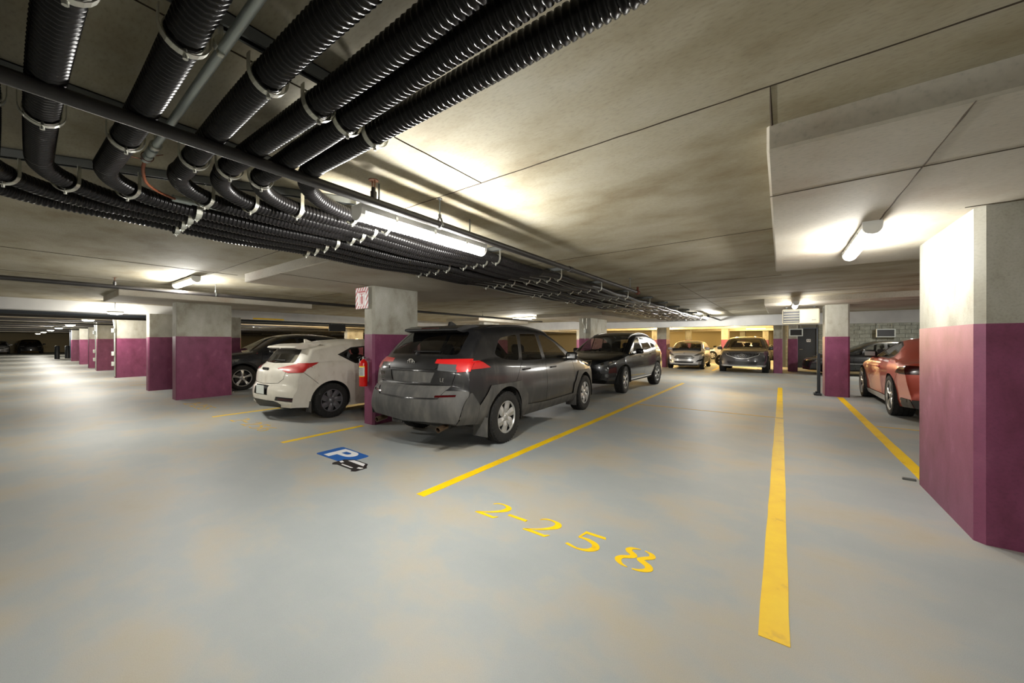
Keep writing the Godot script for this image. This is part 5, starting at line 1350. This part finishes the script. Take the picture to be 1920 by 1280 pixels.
func dark_crossover(m: Material):
	var rgs := plain_suv_regions()
	for s in [0.93, 3.62]: rgs.append(rg("front_wheel_arch_trim" if s < 2 else "rear_wheel_arch_trim", "s", circle(Vector2(s, 0.36), 0.485, 32), "trim", 0.012))
	rgs.append(rg("headlamp", "f", [0.45, 0.80, 0.95, 0.84, 0.95, 0.92, 0.5, 0.88], "lamp_clear", 0.004, true))
	rgs.append(rg("grille", "f", [-0.05, 0.45, 0.5, 0.48, 0.42, 0.86, -0.05, 0.88], "trim", 0.004, false))
	car(suv_spec({"label": "dark grey crossover with five-spoke wheels behind the wide purple pier", "at": Vector3(-13.55, 0, -5.35), "turn": PI, "paint": m, "regions": rgs, "spoke": {"n": 5, "w0": 0.022, "wm": 0.018, "w1": 0.02, "twin": true, "spread": 0.10}, "rim": 0.24}))

func grey_crossover(m: Material):
	var rgs := plain_suv_regions()
	rgs.append(rg("headlamp", "f", round_poly(v2([0.50, 0.885, 0.98, 0.91, 0.98, 0.965, 0.56, 0.935]), 0.012), "reflector", 0.008, true))
	for k in 4: rgs.append(rg("grille_rib#%d" % k, "f", gap([0.10 + k * 0.125, 0.70 + k * 0.035, 0.17 + k * 0.125, 0.79 + k * 0.025, 0.10 + k * 0.125, 0.865], 0.010), "gunmetal", 0.010, true))
	rgs.append(rg("grille_frame", "f", gap([-0.02, 0.645, 0.20, 0.665, 0.60, 0.80, 0.64, 0.875], 0.022), "silver", 0.012, false))
	rgs.append(rg("grille", "f", [-0.05, 0.645, 0.20, 0.665, 0.60, 0.80, 0.62, 0.875, 0.3, 0.89, -0.05, 0.89], "trim", 0.003, false))
	rgs.append(rg("lower_intake", "f", round_poly(v2([-0.05, 0.40, 0.52, 0.40, 0.60, 0.53, -0.05, 0.525]), 0.02), "trim", -0.01, false))
	rgs.append(rg("side_intake", "f", [0.74, 0.52, 0.86, 0.55, 0.88, 0.80, 0.78, 0.72], "trim", -0.006, true))
	rgs.append(rg("front_skirt", "f", [-0.05, 0.2, 1.0, 0.2, 1.0, 0.37, 0.6, 0.37, 0.5, 0.345, -0.05, 0.345], "silver", 0.006, false))
	var sp := suv_spec({"label": "mid grey crossover facing the aisle with a round emblem on its grille", "at": Vector3(-1.42, 0, -21.6), "turn": PI, "paint": m, "regions": rgs, "w": 1.96, "h": 1.68, "tw": 0.25})
	var c := car(sp)
	logo_ring(c, on_skin(sp.sk, "f", 0.0, 0.785)[0] + Vector3(0, 0, -0.022), 0.085, -1.0, 1)

func small_hatch(m: Material):
	var rgs := []
	rgs.append(rg("windscreen", "f", round_poly(v2([-0.05, 1.02, 0.70, 1.0, 0.56, 1.38, -0.05, 1.41]), 0.05), "glass", -0.003, false))
	rgs.append_array(windows([1.30, 1.0, 2.15, 1.02, 2.15, 1.36, 1.95, 1.36, 1.68, 1.25], [2.23, 1.02, 2.95, 1.06, 2.80, 1.33, 2.23, 1.36], [3.0, 1.07, 3.25, 1.12, 3.05, 1.27, 2.86, 1.31], "glass"))
	rgs.append(rg("rear_window", "r", [-0.05, 1.02, 0.56, 1.02, 0.46, 1.32, -0.05, 1.34], "glass", -0.003, false))
	rgs.append(rg("headlamp", "f", round_poly(v2([0.44, 0.70, 0.60, 0.70, 0.92, 0.83, 0.92, 0.92, 0.72, 0.86]), 0.02), "lamp_clear", 0.006, true))
	for k in 3: rgs.append(rg("grille_bar#%d" % k, "f", [-0.05, 0.585 + k * 0.045, 0.46, 0.585 + k * 0.045, 0.46, 0.597 + k * 0.045, -0.05, 0.597 + k * 0.045], "silver", 0.008, false))
	rgs.append(rg("grille", "f", round_poly(v2([-0.5, 0.54, 0.40, 0.54, 0.50, 0.60, 0.36, 0.71, -0.5, 0.72]), 0.03), "trim", 0.002, false))
	rgs.append(rg("lower_intake", "f", round_poly(v2([-0.5, 0.33, 0.42, 0.33, 0.47, 0.42, -0.5, 0.42]), 0.02), "trim", -0.01, false))
	rgs.append(rg("fog_surround", "f", [0.54, 0.38, 0.80, 0.46, 0.84, 0.55, 0.62, 0.48], "trim", -0.004, true))
	rgs.append(rg("front_skirt", "f", [-0.05, 0.15, 1.0, 0.15, 1.0, 0.27, -0.05, 0.26], "trim", 0.002, false))
	rgs.append(rg("tail_lamp", "s", [3.62, 0.88, 4.0, 0.86, 3.9, 1.08, 3.70, 1.04], "lamp_red", 0.006))
	for q in [[1.25, 0.32, 1.20, 0.7, 1.27, 0.98], [2.19, 0.3, 2.19, 1.0], [2.92, 0.7, 2.95, 1.04]]: rgs.append(rg("door_gap", "s", gap(q), "groove", -0.030, false))
	var sp := base_spec({"name": "hatchback_car", "label": "small white hatchback facing the aisle with a wide dark grille", "at": Vector3(-4.08, 0, -22.3), "turn": PI + 0.03, "sf": 0.80, "sr": 3.29, "w": 1.74, "h": 1.48, "paint": m,
		"top": pts([0, 0.36, 0.02, 0.52, 0.06, 0.68, 0.16, 0.80, 0.45, 0.90, 0.85, 0.98, 1.0, 1.02, 1.4, 1.25, 1.75, 1.41, 2.1, 1.47, 2.5, 1.48, 3.0, 1.44, 3.4, 1.36, 3.6, 1.24, 3.78, 1.0, 3.86, 0.85, 3.92, 0.65, 3.95, 0.52, 3.93, 0.38]),
		"bot": [[0, 0.20], [1.5, 0.19], [3.9, 0.26]], "plan": [[0, 0.78], [0.3, 0.92], [0.8, 0.99], [3.0, 1.0], [3.6, 0.96], [3.95, 0.90]], "belt": [[0, 0.72], [0.8, 0.92], [1.2, 0.96], [3.0, 1.03], [3.95, 1.0]], "rt": [[0, 0.10], [1.0, 0.10], [1.8, 0.12], [3.95, 0.12]], "regions": rgs, "handles": [[2.0, 0.88], [2.75, 0.92]], "mirror": [1.42, 0.99], "R": 0.31, "rim": 0.20, "arch": 0.35, "tw": 0.20, "cab": 1.0, "n": 90})
	var c := car(sp)
	logo_ring(c, on_skin(sp.sk, "f", 0.0, 0.80)[0] + Vector3(0, 0.01, -0.012), 0.035, -1.0, 2)
	obj("licence_plate", MB.new().box(on_skin(sp.sk, "f", 0.0, 0.48)[0] + Vector3(0, 0, -0.014), Vector3(0.31, 0.11, 0.01), 0.002), m, c)

func coupe(m: Material):
	var rgs := []
	rgs.append(rg("tail_lamp", "s", round_poly(v2([3.80, 0.745, 4.6, 0.73, 4.6, 0.87, 4.10, 0.865, 3.92, 0.83]), 0.02), "lamp_dark", 0.006, true))
	rgs.append(rg("tail_lamp", "r", round_poly(v2([0.36, 0.755, 1.0, 0.73, 1.0, 0.875, 0.42, 0.865]), 0.02), "lamp_dark", 0.006, true))
	rgs.append(rg("rear_window", "r", [-0.05, 1.03, 0.54, 1.02, 0.44, 1.23, -0.05, 1.25], "privacy", -0.003, false))
	rgs.append(rg("windscreen", "f", [-0.05, 0.97, 0.66, 0.96, 0.5, 1.24, -0.05, 1.26], "glass", -0.003, false))
	rgs.append(rg("side_window", "s", round_poly(v2([1.72, 0.95, 2.80, 0.96, 3.14, 1.0, 3.22, 1.05, 3.02, 1.16, 2.60, 1.225, 2.32, 1.215]), 0.05), "glass", -0.004))
	rgs.append(rg("window_trim", "s", [1.60, 0.935, 2.82, 0.94, 3.17, 0.98, 3.26, 1.05, 3.04, 1.18, 2.60, 1.25, 2.28, 1.24], "trim", 0.0))
	rgs.append(rg("sill_skirt", "s", [1.15, 0.1, 3.2, 0.1, 3.2, 0.29, 1.15, 0.24], "silver", 0.012))
	rgs.append(rg("rear_diffuser", "r", [-0.05, 0.1, 1.0, 0.1, 1.0, 0.36, 0.72, 0.36, 0.62, 0.42, -0.05, 0.42], "plastic", 0.008, false))
	rgs.append(rg("rear_diffuser", "s", [3.95, 0.1, 4.6, 0.1, 4.6, 0.34, 4.15, 0.34], "plastic", 0.008, false))
	rgs.append(rg("number_plate_recess", "r", [-0.05, 0.50, 0.30, 0.50, 0.34, 0.66, -0.05, 0.66], "trim", -0.015, false))
	for q in [[1.62, 0.28, 1.55, 0.6, 1.62, 0.92], [2.78, 0.94, 2.82, 0.80, 2.80, 0.55, 2.72, 0.29], [3.86, 0.74, 3.72, 0.60, 3.66, 0.55]]: rgs.append(rg("door_gap", "s", gap(q), "groove", -0.030, false))
	var sp := base_spec({"name": "coupe_car", "label": "dusty coral red coupe half hidden by the broad pier", "at": Vector3(2.74, 0, -11.6), "turn": 0.0, "scale": 1.14, "k": 1.03, "sf": 0.88, "sr": 3.44, "w": 1.88, "h": 1.33, "paint": m,
		"top": pts([0, 0.32, 0.02, 0.48, 0.08, 0.60, 0.3, 0.70, 0.8, 0.85, 1.3, 0.93, 1.45, 0.96, 1.9, 1.16, 2.25, 1.29, 2.6, 1.33, 3.0, 1.29, 3.4, 1.18, 3.8, 1.02, 4.0, 0.96, 4.18, 0.955, 4.25, 0.92, 4.28, 0.75, 4.33, 0.60, 4.38, 0.48, 4.36, 0.32]),
		"bot": [[0, 0.16], [1.5, 0.15], [3.3, 0.16], [4.38, 0.24]], "plan": [[0, 0.78], [0.3, 0.90], [0.8, 0.97], [1.6, 0.965], [2.6, 0.965], [3.4, 1.0], [4.0, 0.97], [4.38, 0.90]], "belt": [[0, 0.62], [0.9, 0.86], [1.4, 0.90], [2.6, 0.915], [3.4, 0.95], [4.38, 0.90]], "rt": [[0, 0.09], [1.3, 0.09], [2.2, 0.12], [3.6, 0.13], [4.38, 0.10]], "regions": rgs, "handles": [[2.55, 0.78]], "mirror": [1.80, 0.95], "mirror_mat": M.trim, "R": 0.335, "rim": 0.245, "arch": 0.365, "tw": 0.265, "spoke": {"n": 5, "w0": 0.020, "wm": 0.014, "w1": 0.018, "twin": true, "spread": 0.16}, "shoulder": 0.90, "roof": 0.60, "cab": 1.5, "low": [[0, 0.93], [0.12, 0.965], [0.5, 0.985], [0.85, 1.0], [1.0, 0.955]]})
	car(sp)

func low_sedan(m: Material):
	var rgs := []
	rgs.append(rg("windscreen", "f", [-0.05, 1.0, 0.68, 0.99, 0.54, 1.34, -0.05, 1.37], "glass", -0.003, false))
	rgs.append_array(windows([1.72, 0.985, 2.50, 0.99, 2.50, 1.34, 2.35, 1.34, 2.05, 1.22], [2.58, 0.99, 3.30, 1.0, 3.42, 1.10, 3.2, 1.27, 2.58, 1.34], [], "glass"))
	rgs.append(rg("window_trim", "s", [1.60, 0.965, 3.34, 0.98, 3.50, 1.10, 3.22, 1.30, 2.35, 1.37, 2.0, 1.24], "trim", 0.0))
	rgs.append(rg("rear_window", "r", [-0.05, 1.02, 0.56, 1.02, 0.46, 1.30, -0.05, 1.32], "glass", -0.003, false))
	rgs.append(rg("headlamp", "f", [0.42, 0.60, 0.90, 0.66, 0.90, 0.76, 0.52, 0.68], "lamp_clear", 0.006, true))
	rgs.append(rg("grille", "f", [-0.05, 0.36, 0.42, 0.38, 0.36, 0.60, -0.05, 0.60], "trim", 0.002, false))
	rgs.append(rg("side_strip", "s", [1.4, 0.50, 3.5, 0.52, 3.5, 0.535, 1.4, 0.515], "chrome", 0.008))
	for q in [[1.62, 0.28, 1.55, 0.6, 1.62, 0.96], [2.54, 0.28, 2.54, 0.98], [3.40, 0.6, 3.42, 1.0]]: rgs.append(rg("door_gap", "s", gap(q), "groove", -0.030, false))
	car(base_spec({"name": "sedan_car", "label": "low black sedan parked across behind the magenta pier", "at": Vector3(3.05, 0, -21.2), "turn": PI / 2 + 0.06, "sf": 0.90, "sr": 3.68, "w": 1.84, "h": 1.46, "paint": m,
		"top": pts([0, 0.34, 0.02, 0.50, 0.08, 0.64, 0.3, 0.76, 0.8, 0.89, 1.2, 0.95, 1.35, 0.98, 1.8, 1.22, 2.2, 1.40, 2.6, 1.46, 3.0, 1.45, 3.4, 1.36, 3.9, 1.12, 4.1, 1.05, 4.4, 1.02, 4.62, 0.97, 4.68, 0.80, 4.72, 0.55, 4.70, 0.36]),
		"bot": [[0, 0.20], [1.5, 0.19], [4.7, 0.27]], "plan": [[0, 0.78], [0.3, 0.91], [0.9, 0.99], [3.6, 1.0], [4.3, 0.96], [4.72, 0.88]], "belt": [[0, 0.66], [0.9, 0.88], [1.4, 0.93], [3.2, 0.965], [4.72, 0.93]], "rt": [[0, 0.09], [1.3, 0.09], [2.2, 0.12], [4.72, 0.11]], "regions": rgs, "handles": [[2.32, 0.84], [3.2, 0.87]], "handle_mat": M.chrome, "mirror": [1.80, 0.985], "R": 0.325, "rim": 0.21, "arch": 0.36, "cab": 1.45, "n": 90}))

func far_things():
	# cars at the end of the left aisle and in the warm bays: copies of cars built above, in their own places
	var hatch: Node3D = get_node("hatchback_car_001"); var suv: Node3D = get_node("crossover_car_002"); var grey: Node3D = get_node("crossover_car_003")
	copy(suv, Vector3(-73.0, 0, -1.5), -PI / 2, "dark crossover facing along the left aisle before the end wall", "crossover_car")
	copy(hatch, Vector3(-72.0, 0, 0.8), -PI / 2, "white hatchback facing along the left aisle before the end wall", "hatchback_car")
	copy(hatch, Vector3(-3.2, 0, -34.0), PI / 2, "white hatchback parked crosswise in the warm far bay", "hatchback_car")
	copy(grey, Vector3(0.6, 0, -33.0), 0.3, "grey crossover in the warm far bay behind the narrow pier", "crossover_car")
	# a wheel leaning behind the small white hatchback
	var wm := wheel_meshes(0.33, 0.20, 0.2, {"n": 5, "w0": 0.03, "wm": 0.03, "w1": 0.05})
	var w := thing("spare_wheel", "loose black tyre standing behind the small white hatchback", "wheel", Vector3(-2.85, 0.33, -24.7), 0.35)
	for e in [["tyre", M.tyre], ["barrel", M.darkrim], ["spokes", M.silver], ["hub", M.silver]]: inst("tyre" if e[0] == "tyre" else "rim_" + e[0], wm[e[0]], e[1], w).basis = Basis(Vector3(1, 0, 0), PI / 2)
	# hanging signs
	for p in [[Vector3(-15.35, 2.0, -8.3), 1.3, "dark hanging panel in a black frame below the white beam", Vector2(0.62, 0.24)], [Vector3(4.0, 1.82, -24.6), 0.0, "small dark framed sign hung before the concrete block wall", Vector2(0.62, 0.36)], [Vector3(0.50, 1.80, -19.6), 0.0, "small dark hanging box beside the black door", Vector2(0.42, 0.28)]]:
		var t := thing("hanging_sign", p[2], "sign", p[0], p[1], "dark hanging signs")
		obj("panel", MB.new().box(Vector3.ZERO, Vector3(p[3].x, p[3].y, 0.05), 0.005), M.black, t)
		var f := MB.new()
		for s in [-1, 1]: f.box(Vector3(s * p[3].x / 2, 0, 0.0), Vector3(0.035, p[3].y + 0.035, 0.07), 0.004).box(Vector3(0, s * p[3].y / 2, 0.0), Vector3(p[3].x, 0.035, 0.07), 0.004)
		obj("frame", f, M.offwhite if p[1] == 0.0 else M.trim, t)
		for s in [-1, 1]: obj("rod", MB.new().tube(PackedVector3Array([Vector3(s * p[3].x * 0.35, p[3].y / 2, 0), Vector3(s * p[3].x * 0.35, (SLAB if p[1] == 0.0 else 2.215) - p[0].y, 0)]), 0.008, 6), M.strut, t)
	# far end of the left aisle: bollards, post, block stub and dark door
	for p in [[-47.5, -2.3, 0.14, 1.05, "stout grey bollard at the end of the left aisle"], [-48.6, -2.9, 0.14, 1.05, "stout grey bollard beside the block stub"]]:
		tag(obj("bollard", MB.new().lathe([Vector2(0.0, p[3] + 0.04), Vector2(p[2] * 0.7, p[3] + 0.02), Vector2(p[2], p[3] - 0.03), Vector2(p[2], 0.0)], 20, Transform3D(Basis(), Vector3(p[0], 0, p[1]))), M.door), p[4], "bollard", "grey bollards")
	tag(obj("steel_post", MB.new().tube(PackedVector3Array([Vector3(-49.5, 0, -3.2), Vector3(-49.5, 2.5, -3.2)]), 0.13, 16), M.steel_blue), "slate blue steel post beside the bollards", "post")
	var st := struct("wall_stub", MB.new().box(Vector3(-51.2, 1.25, -4.6), Vector3(0.3, 2.5, 2.0)), M.mortar)
	for row in 12:
		for i in 5: inst("block", MB.new().box(Vector3.ZERO, Vector3(0.05, 0.188, 0.388), 0.006).mesh(), M.block, st).position = Vector3(-51.04, 0.1 + row * 0.2, -5.4 + i * 0.4)
	var dr := struct("door_2", MB.new().box(Vector3(-51.1, 1.1, -6.7), Vector3(0.06, 2.2, 1.9), 0.005), M.door)
	obj("push_bar", MB.new().box(Vector3(-51.04, 1.02, -6.7), Vector3(0.06, 0.05, 1.5), 0.01), M.offwhite, dr)
	# surface conduit and boxes on the pier edges
	for p in [[-20.98, -2.43, "cable conduit with switch boxes on the pier edge of the left aisle"], [-26.73, -2.47, "cable conduit with white boxes on a further pier edge"]]:
		var t := thing("surface_conduit", p[2], "conduit", Vector3(p[0], 0, p[1]))
		obj("tube", MB.new().tube(PackedVector3Array([Vector3(0, 0.05, 0), Vector3(0, 1.9, 0), Vector3(0.02, 2.4, 0.05)]), 0.022, 8), M.emt, t)
		for y in [0.55, 0.95, 1.85]: obj("switch_box", MB.new().box(Vector3(0.0, y, 0.05), Vector3(0.09, 0.16, 0.07), 0.006), M.offwhite if y < 1 else M.emt, t)
	var t := thing("surface_conduit", "looping conduit and socket box on the pier behind the black crossover", "conduit", Vector3(-6.48, 0, -13.87))
	obj("tube", MB.new().tube(PackedVector3Array([Vector3(-0.08, 2.37, 0), Vector3(-0.08, 2.18, 0), Vector3(0.0, 2.05, 0.0), Vector3(0.0, 1.85, 0)]), 0.012, 8).tube(PackedVector3Array([Vector3(0.09, 2.37, 0), Vector3(0.09, 1.95, 0)]), 0.014, 8).tube(PackedVector3Array([Vector3(0.02, 1.75, 0), Vector3(0.02, 1.5, 0)]), 0.008, 6), M.zinc, t)
	obj("switch_box", MB.new().box(Vector3(0.02, 1.84, 0.01), Vector3(0.10, 0.15, 0.06), 0.008), M.offwhite, t)
	# a branch pipe and lamp rail before the block wall
	var b := thing("branch_pipe", "dark sprinkler branch with a head before the concrete block wall", "pipe", Vector3(3.6, 0, -19.4))
	obj("pipe", MB.new().tube(PackedVector3Array([Vector3(-1.6, 2.16, 0.4), Vector3(2.2, 2.34, -0.4)]), 0.028, 10), M.black_pipe, b)
	for q in [[-1.2, 2.18, 0.31], [1.6, 2.31, -0.27]]: obj("rod", MB.new().tube(PackedVector3Array([Vector3(q[0], q[1], q[2]), Vector3(q[0], 2.49, q[2])]), 0.006, 6), M.strut, b)
	obj("head", MB.new().lathe([Vector2(0.03, 0), Vector2(0.02, 0.08), Vector2(0.04, 0.10), Vector2(0, 0.11)], 8, Transform3D(Basis(), Vector3(-0.1, 2.24, 0.09))), M.bronze, b)
	tag(obj("warning_tape", MB.new().box(Vector3(-15.096, 2.235, -5.6), Vector3(0.01, 0.05, 1.0), 0.0), M.yellow), "yellow clearance tape hanging under the white beam", "tape")
